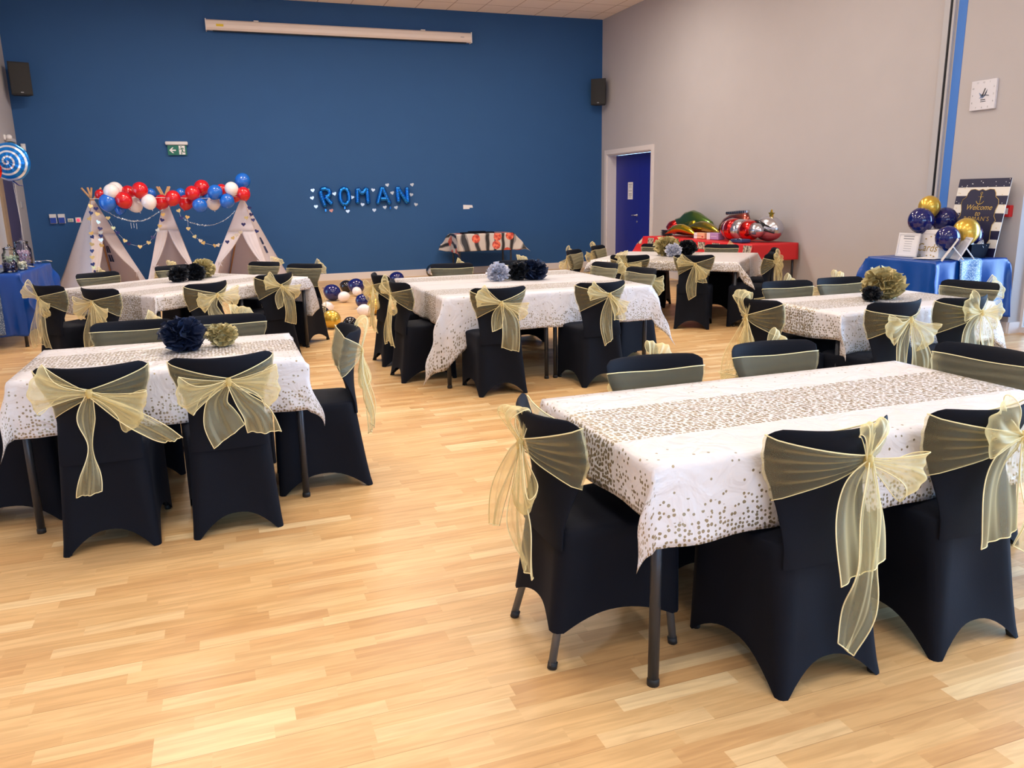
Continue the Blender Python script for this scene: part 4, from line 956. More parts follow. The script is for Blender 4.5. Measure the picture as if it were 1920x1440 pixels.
HS = [(1.73, 1.70, 'topmost of the three left of the letter R'), (1.71, 1.56, 'middle one of the three left of the letter R'), (1.77, 1.40, 'lowest of the three left of the letter R'),
 (2.05, 1.32, 'reddish, under the right foot of the letter R'), (2.13, 1.63, 'between the letters R and O'), (2.36, 1.30, 'below the letter O'), (2.46, 1.56, 'between the letters O and M'), (2.65, 1.42, 'between the legs of the letter M'),
 (2.87, 1.69, 'between the tops of the letters M and A'), (3.15, 1.78, 'above the right side of the letter A'), (2.87, 1.31, 'below the left foot of the letter A'), (3.08, 1.36, 'between the feet of the letter A'), (3.24, 1.63, 'between the tops of the letters A and N'),
 (3.30, 1.35, 'below the gap of the letters A and N'), (3.64, 1.78, 'topmost of the three right of the letter N'), (3.615, 1.59, 'middle one of the three right of the letter N'), (3.70, 1.40, 'lowest of the three right of the letter N')]
hp = None; random.seed(4)
for x, z, d in HS:
    if hp is None: hp = heart_mb(0.041).build('wall_heart', HW, None, False); h = hp
    else: h = hp.copy(); sc.collection.objects.link(h)
    if 'reddish' in d: h.data = h.data.copy(); h.data.materials[0] = HR
    h.location = (x, YB - 0.008, z); h.rotation_euler = (PI / 2, random.uniform(-.3, .3), 0)
    tag(h, 'small foil wall heart, ' + d, 'paper heart', 'foil hearts around the name')

# ------------------------------------------------------------------ text helper
def text_mesh(body, size, shear=0.0, ext=0.001, spacing=1.0):
    c = bpy.data.curves.new('lettering', 'FONT'); c.body = body; c.size = size; c.shear = shear; c.extrude = ext; c.align_x = 'CENTER'; c.align_y = 'CENTER'; c.space_character = spacing; c.resolution_u = 3
    o = bpy.data.objects.new('lettering', c); sc.collection.objects.link(o)
    dg = bpy.context.evaluated_depsgraph_get(); me = bpy.data.meshes.new_from_object(o.evaluated_get(dg)); bpy.data.objects.remove(o); bpy.data.curves.remove(c); me.materials.clear(); return me
def put_text(name, body, size, mat, parent, loc, rot, shear=0.0, spacing=1.0):
    me = text_mesh(body, size, shear, 0.0006, spacing); me.materials.append(mat); o = bpy.data.objects.new(name, me); link(o, parent); o.location = loc; o.rotation_euler = rot; return o
BACK = (PI / 2, 0, 0)            # lying on a plane that faces -y
LEFTF = (PI / 2, 0, -PI / 2)     # lying on a plane that faces -x

# ------------------------------------------------------------------ things on the blue wall and in the corners
t = thing('projection_screen', 'long white roller projection screen case high on the blue wall', 'projector screen', (2.51, YB - 0.004, 4.50))
m = MB(); n = 14; prof = [(-0.005, 0.085), (-0.10, 0.085), (-0.135, 0.06), (-0.15, 0.0), (-0.14, -0.05), (-0.11, -0.085), (-0.03, -0.085), (-0.005, -0.07)]
m.loft([[(x, y, z) for y, z in prof] for x in (-2.38, 2.38)], True, True, True); m.build('screen_case', F['plastic_cream'], t, False)
for x in (-2.395, 2.38):
    m = MB(); m.box(x, x + 0.015, -0.155, -0.003, -0.10, 0.09); m.build('end_cap', F['plastic_white'], t, False)
m = MB(); m.box(-2.28, 2.30, -0.10, -0.05, -0.10, -0.086); m.build('screen_roller', F['black_trim'], t, False)
m = MB(); m.box(-2.22, -2.10, -0.1505, -0.147, -0.03, 0.01); m.build('yellow_warning_label', pmat('yellow_label', srgb(224, 196, 40), 0.5), t, False)
m = MB(); m.box(2.17, 2.24, -0.1505, -0.146, -0.01, 0.0); m.build('maker_plate', F['grey_ink'], t, False)
for x in (-1.55, 1.45):
    m = MB(); m.box(x - 0.04, x + 0.04, -0.12, 0, 0.085, 0.10); m.build('wall_bracket', F['plastic_white'], t, False)
# exit sign
t = thing('exit_sign', 'green running man exit sign with left arrow hanging on the blue wall', 'exit sign', (-0.555, YB, 2.43))
m = MB(); m.box(-0.185, 0.185, -0.07, 0, 0.075, 0.135, bev=0.012); m.build('light_case', F['plastic_white'], t, 'auto')
m = MB(); m.box(-0.155, 0.155, -0.042, -0.036, -0.095, 0.075); pn = m.build('sign_panel', F['green_sign'], t, False)
m = MB(); m.poly([(-0.132, -0.018), (-0.08, 0.03), (-0.055, 0.03), (-0.088, -0.006), (-0.022, -0.006), (-0.022, -0.030), (-0.088, -0.030), (-0.055, -0.066), (-0.08, -0.066)], 0, 0.0015)
o = m.build('arrow', F['paper'], pn, False); o.rotation_euler = (PI / 2, 0, 0); o.location = (0, -0.0422, 0.005)
m = MB(); m.box(0.028, 0.128, -0.0436, -0.0422, -0.085, 0.065); m.build('doorway_symbol', F['paper'], pn, False)
m = MB()
for P_, r in (([(0.078, 0, 0.025), (0.083, 0, -0.015)], 0.009), ([(0.083, 0, -0.015), (0.098, 0, -0.045), (0.126, 0, -0.042)], 0.007), ([(0.081, 0, -0.015), (0.072, 0, -0.045), (0.066, 0, -0.08)], 0.007), ([(0.078, 0, 0.025), (0.100, 0, 0.022), (0.110, 0, 0.0)], 0.005), ([(0.078, 0, 0.022), (0.058, 0, 0.010), (0.036, 0, 0.006)], 0.005)):
    m.tube([Vector(p) + Vector((0, -0.0445, 0)) for p in P_], r, 6)
m.ball((0.066, -0.0445, 0.045), 0.010, 0.004, 0.010, 10, 6); m.build('running_man', F['green_sign'], pn)
for v in pn.children:
    pass
# second exit light, lamp and detector by the left corner
t = thing('exit_sign', 'small exit light seen edge on, left wall by the blue wall corner', 'exit sign', (XL, 15.25, 2.48))
m = MB(); m.box(0, 0.06, -0.19, 0.19, 0.03, 0.09, bev=0.01); m.build('light_case', F['plastic_white'], t, 'auto')
m = MB(); m.box(0.03, 0.038, -0.16, 0.16, -0.12, 0.03); m.build('sign_panel', F['green_sign'], t, False)
m = MB(); m.box(0.038, 0.0395, 0.02, 0.12, -0.11, 0.02); m.build('doorway_symbol', F['paper'], t, False)
t = thing('emergency_lamp', 'small white lamp head on the left wall beside the exit light', 'lamp', (XL, 14.9, 2.56))
m = MB(); m.box(0, 0.03, -0.04, 0.04, -0.04, 0.04, bev=0.008); m.build('wall_plate', F['plastic_white'], t, 'auto'); m = MB(); m.ball((0.07, 0, 0), 0.045); m.build('lamp_head', F['plastic_white'], t)
t = thing('motion_sensor', 'white motion sensor high in the left corner of the blue wall', 'sensor', (-2.93, YB, 2.46))
m = MB(); m.box(-0.035, 0.035, -0.02, 0, -0.06, 0.06, bev=0.006); m.build('sensor_base', F['plastic_white'], t, 'auto'); m = MB(); m.ball((0, -0.035, -0.01), 0.04, 0.03, 0.055); m.build('sensor_lens', F['plastic_white'], t)
def speaker(label, x, y, z, rz):
    t = thing('wall_speaker', label, 'loudspeaker', (x, y, z), rz, 'wall speakers')
    m = MB(); prof = [(-0.15, 0.0), (-0.15, 0.03), (-0.10, 0.20), (0.10, 0.20), (0.15, 0.03), (0.15, 0.0)]
    m.poly(prof, -0.25, 0.25); m.build('speaker_cabinet', F['speaker'], t, False)
    m = MB(); m.box(-0.145, 0.145, -0.012, 0.0, -0.24, 0.24, bev=0.01); m.build('speaker_grille', F['speaker'], t, 'auto')
    m = MB(); m.box(-0.02, 0.02, -0.0135, -0.012, -0.22, -0.205); m.build('badge', F['grey_ink'], t, False)
    m = MB(); m.box(-0.03, 0.03, 0.2, 0.25, -0.06, 0.06); m.build('wall_bracket', F['leg'], t, False)
speaker('black wall speaker in the left corner of the blue wall', -2.76, 15.38, 3.50, math.radians(18))
speaker('black wall speaker in the right corner of the blue wall', 7.50, 15.42, 3.56, math.radians(-38))
# sockets and switches
def plate(name, label, cat, x, z, w, h, parts, group=None):
    t = thing(name, label, cat, (x, YB, z), 0, group); m = MB(); m.box(-w / 2, w / 2, -0.012, 0, -h / 2, h / 2, bev=0.003); m.build('face_plate', F['plastic_white'], t, 'auto')
    for nm, a, b, c, d, mt, dp in parts: k = MB(); k.box(a, b, -dp, -0.0115, c, d); k.build(nm, mt, t, False)
    return t
GS = 'plates in the row on the blue wall by the left tepee'
plate('covered_socket', 'leftmost white covered socket with blue front, on the blue wall', 'socket', -2.645, 1.285, 0.105, 0.16, [('blue_front', -0.043, 0.043, -0.072, 0.02, F['sky_blue_plug'], 0.05), ('flip_cover', -0.05, 0.05, 0.02, 0.078, F['plastic_white'], 0.045)], GS)
plate('covered_socket', 'second white covered socket with blue front, on the blue wall', 'socket', -2.515, 1.285, 0.105, 0.16, [('blue_front', -0.043, 0.043, -0.072, 0.02, F['sky_blue_plug'], 0.05), ('flip_cover', -0.05, 0.05, 0.02, 0.078, F['plastic_white'], 0.045)], GS)
plate('light_switch', 'small greenish double switch between the blue sockets and the red lit plate', 'switch', -2.385, 1.255, 0.09, 0.06, [('rocker', -0.03, -0.004, -0.018, 0.018, pmat('pale_green', srgb(170, 190, 160), 0.5), 0.018), ('rocker', 0.004, 0.03, -0.018, 0.018, pmat('pale_green', srgb(170, 190, 160), 0.5), 0.018)], GS)
t = plate('call_button', 'square white plate with a glowing red button beside the left tepee', 'button', -2.265, 1.255, 0.09, 0.09, [], GS)
rl = pmat('red_lamp', srgb(220, 10, 30), 0.3); b_ = rl.node_tree.nodes['Principled BSDF']; b_.inputs['Emission Color'].default_value = (1, 0.03, 0.06, 1); b_.inputs['Emission Strength'].default_value = 3.0
m = MB(); m.lathe([(0.026, 0), (0.024, 0.01), (0.012, 0.014)], 18, T=Matrix.Translation((0, -0.012, 0)) @ Matrix.Rotation(PI / 2, 4, 'X')); m.build('red_button', rl, t)
plate('wall_socket', 'left white single socket low on the blue wall, beside the patterned cloth', 'socket', 4.215, 0.57, 0.088, 0.088, [('socket_insert', -0.025, 0.025, -0.025, 0.025, F['plastic_cream'], 0.015)], 'low sockets on the blue wall')
plate('wall_socket', 'right white double socket low on the blue wall, partly behind the patterned cloth', 'socket', 4.37, 0.57, 0.146, 0.088, [('socket_insert', -0.055, 0.0, -0.03, 0.03, F['plastic_cream'], 0.015), ('socket_insert', 0.008, 0.06, -0.03, 0.03, F['plastic_cream'], 0.015)], 'low sockets on the blue wall')
t = thing('wall_label', 'torn white paper label stuck on the blue wall right of the name', 'label', (4.77, YB, 1.335)); m = MB(); m.poly([(-0.10, -0.045), (0.03, -0.045), (0.03, -0.02), (0.105, -0.02), (0.09, 0.03), (-0.10, 0.04)], 0, 0.004); o = m.build('label_paper', F['paper'], t, False); o.rotation_euler = (PI / 2, 0, 0)
# clock
t = thing('wall_clock', 'square white clock on the pale right wall with a bluish wing emblem', 'clock', (XR, 6.635, 2.465))
m = MB(); m.box(-0.03, 0, -0.15, 0.15, -0.15, 0.15, bev=0.004); m.build('clock_face', pmat('clock_white', srgb(214, 214, 224), 0.4), t, 'auto')
for k in range(12):
    a = 2 * PI * k / 12; x = math.sin(a); z = math.cos(a); q = 0.125 / max(abs(x), abs(z), 0.0001)
    q = min(q, 0.145)
    put_text('clock_numeral', str(12 if k == 0 else k), 0.026, F['grey_ink'], t, (-0.0305, -x * q, z * q), LEFTF)
m = MB(); m.poly([(0.05, 0.055), (0.045, 0.02), (0.01, -0.01), (-0.05, 0.03), (-0.025, -0.02), (-0.045, -0.03), (0.0, -0.035), (0.02, -0.02), (0.035, -0.005)], 0, 0.001); o = m.build('wing_emblem', pmat('emblem_blue', srgb(120, 140, 178), 0.5), t, False); o.rotation_euler = (PI / 2, 0, PI / 2); o.location = (-0.0302, 0, 0)
o.rotation_euler = LEFTF
m = MB(); m.box(-0.032, -0.030, -0.035, 0.022, -0.052, -0.044); m.build('emblem_line', F['ink'], t, False); m = MB(); m.box(-0.032, -0.030, -0.042, 0.022, -0.070, -0.064); m.build('emblem_line', F['ink'], t, False)
for nm, a, L, w in (('hour_hand', 22, 0.07, 0.004), ('minute_hand', 98, 0.075, 0.003)):
    a = math.radians(a); m = MB(); m.tube([(-0.035, math.sin(a) * 0.02, -math.cos(a) * 0.02), (-0.035, -math.sin(a) * L, math.cos(a) * L)], w, 6); m.build(nm, F['black_trim'], t)
t = thing('fire_call_point', 'small red fire call point on the pale wall behind the welcome sign', 'alarm button', (XR, 6.19, 1.27))
m = MB(); m.box(-0.05, 0, -0.045, 0.045, -0.06, 0.06, bev=0.006); m.build('call_point_box', F['red'], t, 'auto'); m = MB(); m.box(-0.052, -0.05, -0.025, 0.025, -0.03, 0.03); m.build('press_panel', F['paper'], t, False)
t = thing('wall_plate', 'pale square plate on the left wall between panel and corner', 'plate', (XL, 15.4, 1.53)); m = MB(); m.box(0, 0.012, -0.07, 0.07, -0.05, 0.05, bev=0.003); m.build('plate_face', F['grey_paint'], t, 'auto')

# ------------------------------------------------------------------ serving tables
def plain_cloth_mat(name, col, rough=0.5, tr=0.1):
    return noisy(name, col, tuple(c * 0.9 for c in col[:3]) + (1,), 4, rough, 0.25, 9)
def red_border_mat():
    m, nt, b = new_mat('red_party_cover'); N = nt.nodes; L = nt.links; uv = N.new('ShaderNodeUVMap'); sp = N.new('ShaderNodeSeparateXYZ'); L.new(uv.outputs[0], sp.inputs[0])
    near = mth(nt, 'MULTIPLY', mth(nt, 'LESS_THAN', sp.outputs[0], 7.315 - 0.41), mth(nt, 'GREATER_THAN', sp.outputs[0], 7.315 - 0.52))
    fy = mth(nt, 'FRACT', mth(nt, 'MULTIPLY', sp.outputs[1], 2.6)); patch = mth(nt, 'MULTIPLY', near, mth(nt, 'LESS_THAN', fy, 0.5))
    n = N.new('ShaderNodeTexNoise'); n.inputs['Scale'].default_value = 26; L.new(uv.outputs[0], n.inputs['Vector'])
    rr = N.new('ShaderNodeValToRGB'); rr.color_ramp.elements[0].position = 0.4; rr.color_ramp.elements[0].color = srgb(90, 78, 70); rr.color_ramp.elements[1].position = 0.6; rr.color_ramp.elements[1].color = srgb(206, 196, 180); L.new(n.outputs['Fac'], rr.inputs[0])
    e = N.new('ShaderNodeMix'); e.data_type = 'RGBA'; e.inputs[6].default_value = srgb(206, 34, 40); L.new(patch, e.inputs[0]); L.new(rr.outputs[0], e.inputs[7]); L.new(e.outputs[2], b.inputs['Base Color']); b.inputs['Roughness'].default_value = 0.5
    return m
REDP = red_border_mat()
REDC = plain_cloth_mat('red_table_cover', srgb(206, 34, 40)); BLUC = plain_cloth_mat('royal_blue_table_cover', srgb(6, 70, 158), 0.32)
GLIT = glitter_mat('silver_blue_glitter', srgb(60, 110, 170), srgb(206, 226, 240), 130, 0.42, 0.9, 0.3)
def serving(label, cx, cy, L, W, H):
    return table(label, cx, cy, L, W, 0, H, 'clothed serving tables')
GC = 'covers on the serving tables'
serving('nearer folding table under the red cover', 7.315, 10.12, 0.76, 1.50, 0.80); serving('farther folding table under the red cover', 7.315, 11.66, 0.76, 1.50, 0.80)
cloth('red plastic cover on the long party table against the right wall', 7.315, 10.89, 0.78, 3.06, (0.30, 0.0, 0.24, 0.25), z=0.806, mats=REDP, seed=51, group=GC, hem=False, corner=(1, 1, 1, 1), cdir={1: (0.3, -1)})
serving('square folding table under the blue cover at the right', 7.18, 6.52, 0.93, 0.86, 0.795)
cloth('blue plastic cover on the square table below the welcome sign', 7.18, 6.53, 0.96, 0.90, (0.50, 0.04, 0.62, 0.10), z=0.80, mats=BLUC, seed=52, group=GC, hem=False, corner=(0.8, 1, 1, 1), amax=0.5, wave=1.4)
serving('folding table under the blue cover at the left wall', -2.45, 10.70, 0.78, 1.66, 0.795)
cloth('blue plastic cover on the sweet table at the left wall', -2.45, 10.70, 0.80, 1.70, (0.10, 0.55, 0.68, 0.35), z=0.80, mats=BLUC, seed=53, group=GC, hem=False, corner=(1, 0.8, 1, 1), amax=0.35, wave=1.6)
def runner(label, pts, w, axis, mat):
    """glitter strip that follows a profile; pts in (across, z), width along the other axis"""
    m = MB(); R = []
    for s in (0, 1):
        pass
    P = cr(pts, 60); rows = []
    for i, (a, z) in enumerate(P):
        row = []
        for j in range(9):
            q = -w / 2 + w * j / 8; wob = 0.006 * math.sin(j * 0.9 + i * 0.12)
            row.append((axis[0] + q, a + wob * (1 if z < 0.79 else 0), z))
        rows.append(row)
    m.loft(rows, False, False, False); o = m.build('glitter_runner', mat, None); so = o.modifiers.new('thickness', 'SOLIDIFY'); so.thickness = 0.001
    tag(o, label, 'table runner', 'glitter runners on the blue covers'); return o
runner('silver glitter strip hanging down the front of the right blue cover', [(6.9, 0.812), (6.6, 0.812), (6.2, 0.812), (6.085, 0.810), (6.058, 0.795), (6.048, 0.74), (6.032, 0.60), (6.015, 0.42)], 0.30, (7.13,), GLIT)
runner('dull glitter strip hanging down the front of the left blue cover', [(10.7, 0.812), (10.3, 0.812), (9.9, 0.812), (9.845, 0.808), (9.825, 0.79), (9.81, 0.70), (9.79, 0.40), (9.77, 0.16)], 0.30, (-2.40,), glitter_mat('dull_glitter', srgb(70, 90, 120), srgb(170, 180, 190), 120, 0.4, 0.8, 0.4))
# small party table with a generic picture cloth
def picture_cloth():
    m, nt, b = new_mat('picture_party_cover'); N = nt.nodes; L = nt.links; uv = N.new('ShaderNodeUVMap')
    v = N.new('ShaderNodeTexVoronoi'); v.voronoi_dimensions = '2D'; v.inputs['Scale'].default_value = 4.4; v.inputs['Randomness'].default_value = 0.7; L.new(uv.outputs[0], v.inputs['Vector'])
    c = N.new('ShaderNodeSeparateColor'); L.new(v.outputs['Color'], c.inputs[0])
    blob = mth(nt, 'MULTIPLY', mth(nt, 'LESS_THAN', v.outputs['Distance'], 0.36), mth(nt, 'LESS_THAN', c.outputs[0], 0.55))
    w = N.new('ShaderNodeTexWave'); w.inputs['Scale'].default_value = 1.6; w.inputs['Distortion'].default_value = 7; w.inputs['Detail'].default_value = 1.5; L.new(uv.outputs[0], w.inputs['Vector'])
    dark = mth(nt, 'GREATER_THAN', w.outputs['Fac'], 0.80)
    mid = mth(nt, 'GREATER_THAN', w.outputs['Fac'], 0.55)
    a = N.new('ShaderNodeMix'); a.data_type = 'RGBA'; a.inputs[6].default_value = srgb(196, 188, 184); a.inputs[7].default_value = srgb(138, 134, 134); L.new(mid, a.inputs[0])
    d = N.new('ShaderNodeMix'); d.data_type = 'RGBA'; d.inputs[7].default_value = srgb(42, 40, 42); L.new(dark, d.inputs[0]); L.new(a.outputs[2], d.inputs[6])
    n = N.new('ShaderNodeTexNoise'); n.inputs['Scale'].default_value = 16; L.new(uv.outputs[0], n.inputs['Vector'])
    rr = N.new('ShaderNodeValToRGB'); rr.color_ramp.elements[0].position = 0.42; rr.color_ramp.elements[0].color = srgb(176, 50, 40); rr.color_ramp.elements[1].position = 0.6; rr.color_ramp.elements[1].color = srgb(232, 120, 90); L.new(n.outputs['Fac'], rr.inputs[0])
    e = N.new('ShaderNodeMix'); e.data_type = 'RGBA'; L.new(blob, e.inputs[0]); L.new(d.outputs[2], e.inputs[6]); L.new(rr.outputs[0], e.inputs[7]); L.new(e.outputs[2], b.inputs['Base Color']); b.inputs['Roughness'].default_value = 0.4
    return m
table('small folding table under the grey and red patterned cover', 4.83, 15.10, 1.10, 0.60, -2, 0.83, 'clothed serving tables')
cloth('grey cover with red patches on the small table by the blue wall', 4.83, 15.10, 1.14, 0.62, (0.36, 0.34, 0.33, 0.20), rz=-2, z=0.836, mats=picture_cloth(), seed=61, group=GC, hem=False, corner=(1.05, 1.0, 1, 1), cdir={0: (-0.2, -1), 1: (0.9, -0.5)}, amax=0.7)
t = thing('folded_cover', 'dark folded cloth lying on top of the small patterned table', 'cloth', (4.72, 15.02, 0.838)); m = MB(); m.box(-0.33, 0.33, -0.09, 0.09, 0, 0.022, bev=0.01); m.build('folded_layer', F['spandex'], t, 'auto'); m = MB(); m.box(-0.18, 0.16, -0.07, 0.06, 0.022, 0.040, bev=0.009); m.build('folded_layer', F['spandex'], t, 'auto')

# ------------------------------------------------------------------ right blue table
ZB = 0.806
GF = 'photo frames on the right blue table'
def frame(label, x, y, rz, w, h, tilt, lines=True, back=False):
    t = thing('photo_frame', label, 'photo frame', (x, y, ZB), math.radians(rz), GF)
    q = Matrix.Rotation(math.radians(-tilt), 4, 'X')
    m = MB(); b = 0.018
    for a0, a1, c0, c1 in ((-w / 2, w / 2, 0, b), (-w / 2, w / 2, h - b, h), (-w / 2, -w / 2 + b, b, h - b), (w / 2 - b, w / 2, b, h - b)): m.box(a0, a1, -0.008, 0.008, c0, c1, T=q)
    m.build('frame_moulding', F['plastic_white'], t, False)
    m = MB(); m.box(-w / 2 + b, w / 2 - b, -0.002, 0.004, b, h - b, T=q); m.build('picture_sheet', F['paper'], t, False)
    if lines:
        for k in range(7):
            ww = w * (0.5 if k < 2 else 0.36); zz = h * (0.84 - 0.10 * k); m = MB(); m.box(-ww / 2, ww / 2, -0.0028, -0.002, zz, zz + (0.010 if k < 2 else 0.004), T=q); m.build('printed_line', F['grey_ink'], t, False)
    m = MB(); top = q @ Vector((0, 0.008, h * 0.66)); m.tube([top, Vector((0, top.y + h * 0.42, 0.006))], 0.007, 6); m.build('strut', F['plastic_white'], t)
    return t
frame('white framed notice standing upright left of the cards box', 6.90, 6.66, -88, 0.27, 0.25, 8)
frame('white frame seen edge on, left one of the crossed pair', 6.79, 6.10, 222, 0.18, 0.25, 30, False)
frame('white frame with grey picture, right one of the crossed pair', 6.97, 6.11, 246, 0.17, 0.25, 28, False)
m = MB(); m.box(-0.15, 0.15, -0.11, 0.11, 0, 0.003); o = m.build('loose_paper', F['paper'], None, False); o.location = (6.92, 6.36, ZB + 0.004); o.rotation_euler = (0, 0, 0.3); tag(o, 'white sheet lying flat on the blue table before the cards box', 'paper')
t = thing('cards_box', 'white and gold cards box on the right blue table', 'box', (7.10, 6.475, ZB), math.radians(-4))
m = MB(); m.box(-0.11, 0.11, -0.165, 0.165, 0, 0.27, bev=0.004); m.build('box_body', F['paper'], t, 'auto')
m = MB(); m.box(-0.115, 0.115, -0.17, 0.17, 0.245, 0.285, bev=0.004); m.build('box_lid', F['paper'], t, 'auto')
put_text('cards_lettering', 'Cards', 0.115, F['gold_ink'], t, (-0.1108, 0.0, 0.10), LEFTF, 0.35)
random.seed(9)
for k in range(14):
    yy = random.uniform(-.15, .15); zz = random.choice((random.uniform(0.012, 0.03), random.uniform(0.19, 0.235))); m = MB(); m.box(-0.1122, -0.110, yy - 0.008, yy + 0.008, zz - 0.005, zz + 0.006); m.build('gold_dot', F['gold_ink'], t, False)
m = MB(); m.box(-0.112, 0.112, -0.167, 0.167, -0.0, 0.006); m.build('gold_trim', F['gold_ink'], t, False)
GA = 'balloons on the right blue table'
for c, x, y, z, r, l in (('g', 7.12, 6.62, 1.325, 0.110, 'chrome gold balloon on top of the cluster above the cards box'), ('n', 7.00, 6.60, 1.185, 0.128, 'navy balloon, left one under the upper gold balloon'), ('n', 7.31, 6.58, 1.185, 0.125, 'navy balloon, right one under the upper gold balloon'), ('g', 7.17, 6.74, 1.10, 0.075, 'small gold balloon peeping out under the upper navy pair'),
 ('n', 6.92, 6.17, 1.02, 0.118, 'navy balloon behind the crossed frames'), ('g', 7.17, 6.18, 1.08, 0.128, 'chrome gold balloon in front of the welcome sign'), ('n', 7.36, 6.30, 1.03, 0.128, 'navy balloon in front of the welcome sign, right of the gold one')):
    balloon(l, c, x, y, z, r, (random.uniform(-.3, .3), random.uniform(-.3, .3), 0), GA)
t = thing('gift_bucket', 'dark navy bucket filled with white tissue below the navy balloon', 'bucket', (7.36, 6.24, ZB))
m = MB(); m.loft([[(sx * a, sy * b, z) for sx, sy in ((-1, -1), (1, -1), (1, 1), (-1, 1))] for z, a, b in ((0, 0.10, 0.07), (0.14, 0.125, 0.09))], True, True, False); m.build('bucket_wall', pmat('dark_navy_tin', srgb(8, 16, 36), 0.7, Specular_IOR_Level=0.1), t, False)
def crumple(name, mat, parent, c, sx, sy, sz, n, seed):
    rnd = random.Random(seed); m = MB()
    for i in range(n):
        p = Vector(c) + Vector((rnd.uniform(-sx, sx), rnd.uniform(-sy, sy), 0)); h = rnd.uniform(0.4, 1) * sz; w = rnd.uniform(0.02, 0.035); a = rnd.uniform(0, PI); d = Vector((math.cos(a), math.sin(a), 0)); e = Vector((-d.y, d.x, 0))
        m.loft([[p - d * w, p + e * .012, p + d * w], [p - d * w * 1.2 + Vector((0, 0, h * .6)) + e * .02, p + Vector((0, 0, h * .7)), p + d * w * 1.3 + Vector((0, 0, h * .5)) - e * .01], [p - d * w * .7 + Vector((0, 0, h)), p + Vector((0, 0, h * .8)) + e * .02, p + d * w * .6 + Vector((0, 0, h * .9))]], False, False, False)
    return m.build(name, mat, parent, False)
crumple('tissue_filling', F['paper'], t, (0, 0, 0.10), 0.10, 0.07, 0.09, 34, 3)
crumple('tissue_filling', F['paper'], t, (-0.20, 0.02, 0.10), 0.04, 0.04, 0.12, 12, 5)
# welcome sign
t = thing('welcome_sign', 'navy and white striped welcome board leaning on the right wall', 'sign', (7.52, 6.43, ZB), math.radians(-90))
tl = math.atan2(0.13, 0.80); q = Matrix.Rotation(-tl, 4, 'X'); Wd_, Hd = 0.62, 0.81
SG = [srgb(22, 22, 60), srgb(228, 224, 218)]; NV = pmat('sign_navy', SG[0], 0.5); CRM = pmat('sign_white', SG[1], 0.5)
def on(x, z, y=0.0): return q @ Vector((x, y, z))
m = MB(); m.box(-Wd_ / 2, Wd_ / 2, 0.0, 0.008, 0, Hd, 0, T=q)
m.build('sign_board', CRM, t, False)
ns = 9
for k in range(ns):
    if (ns - 1 - k) % 2 == 0:
        m = MB(); m.box(-Wd_ / 2, Wd_ / 2, -0.0012, 0.0, Hd * k / ns, Hd * (k + 1) / ns, T=q); m.build('navy_stripe', NV, t, False)
random.seed(12)
m2 = {0: MB(), 1: MB()}
for k in range(90):
    x = random.uniform(-Wd_ / 2 + .01, Wd_ / 2 - .01); z = random.uniform(0.01, Hd - .01); st = (ns - 1 - int(z / Hd * ns)) % 2
    if abs(x) < 0.21 and 0.04 < z < 0.70: continue
    d = MB(); d.lathe([(0.0045, 0), (0.0045, 0.001)], 8, T=q @ Matrix.Translation((x, -0.0014, z)) @ Matrix.Rotation(PI / 2, 4, 'X')); d.build('confetti_dot', F['paper'] if st == 0 else F['gold_ink'], t, False)
shape = [(0, 0.70), (0.04, 0.685), (0.09, 0.70), (0.14, 0.695), (0.165, 0.66), (0.175, 0.62), (0.215, 0.59), (0.225, 0.55), (0.205, 0.48), (0.205, 0.42), (0.235, 0.375), (0.205, 0.33), (0.205, 0.26), (0.215, 0.18), (0.185, 0.12), (0.16, 0.09), (0.13, 0.05), (0.06, 0.06), (0, 0.04)]
full = shape + [(-x, z) for x, z in reversed(shape[1:-1])]
m = MB(); m.poly(full, 0, 0.002, 0, T=q @ Matrix.Rotation(PI / 2, 4, 'X')); m.build('navy_panel', NV, t, False)
m = MB(); m.tube([on(x, z, -0.003) for x, z in full], 0.0028, 5, 0, True); m.build('gold_outline', F['gold_ink'], t)
m = MB(); m.tube([on(0, 0.645, -0.003), on(0, 0.545, -0.003)], 0.004, 6); m.tube([on(-0.03, 0.62, -0.003), on(0.03, 0.62, -0.003)], 0.003, 6); m.tube([on(0.012 * math.cos(a / 10 * 2 * PI), 0.657 + 0.012 * math.sin(a / 10 * 2 * PI), -0.003) for a in range(10)], 0.003, 5, 0, True)
m.tube([on(0.046 * math.sin(a), 0.585 - 0.042 * math.cos(a), -0.003) for a in [(-1.35 + 2.7 * i / 12) for i in range(13)]], 0.004, 6); m.build('anchor_emblem', F['gold_ink'], t)
rs = (PI / 2 - tl, 0, 0)
put_text('welcome_lettering', 'Welcome', 0.080, F['gold_ink'], t, on(0, 0.508, -0.003), (PI / 2 - tl, 0, 0), 0.3)
put_text('to_lettering', 'to', 0.075, F['gold_ink'], t, on(0, 0.445, -0.003), (PI / 2 - tl, 0, 0), 0.3)
put_text('name_lettering', "ROMAN'S", 0.065, F['gold_ink'], t, on(0, 0.388, -0.003), (PI / 2 - tl, 0, 0), 0.0, 1.15)

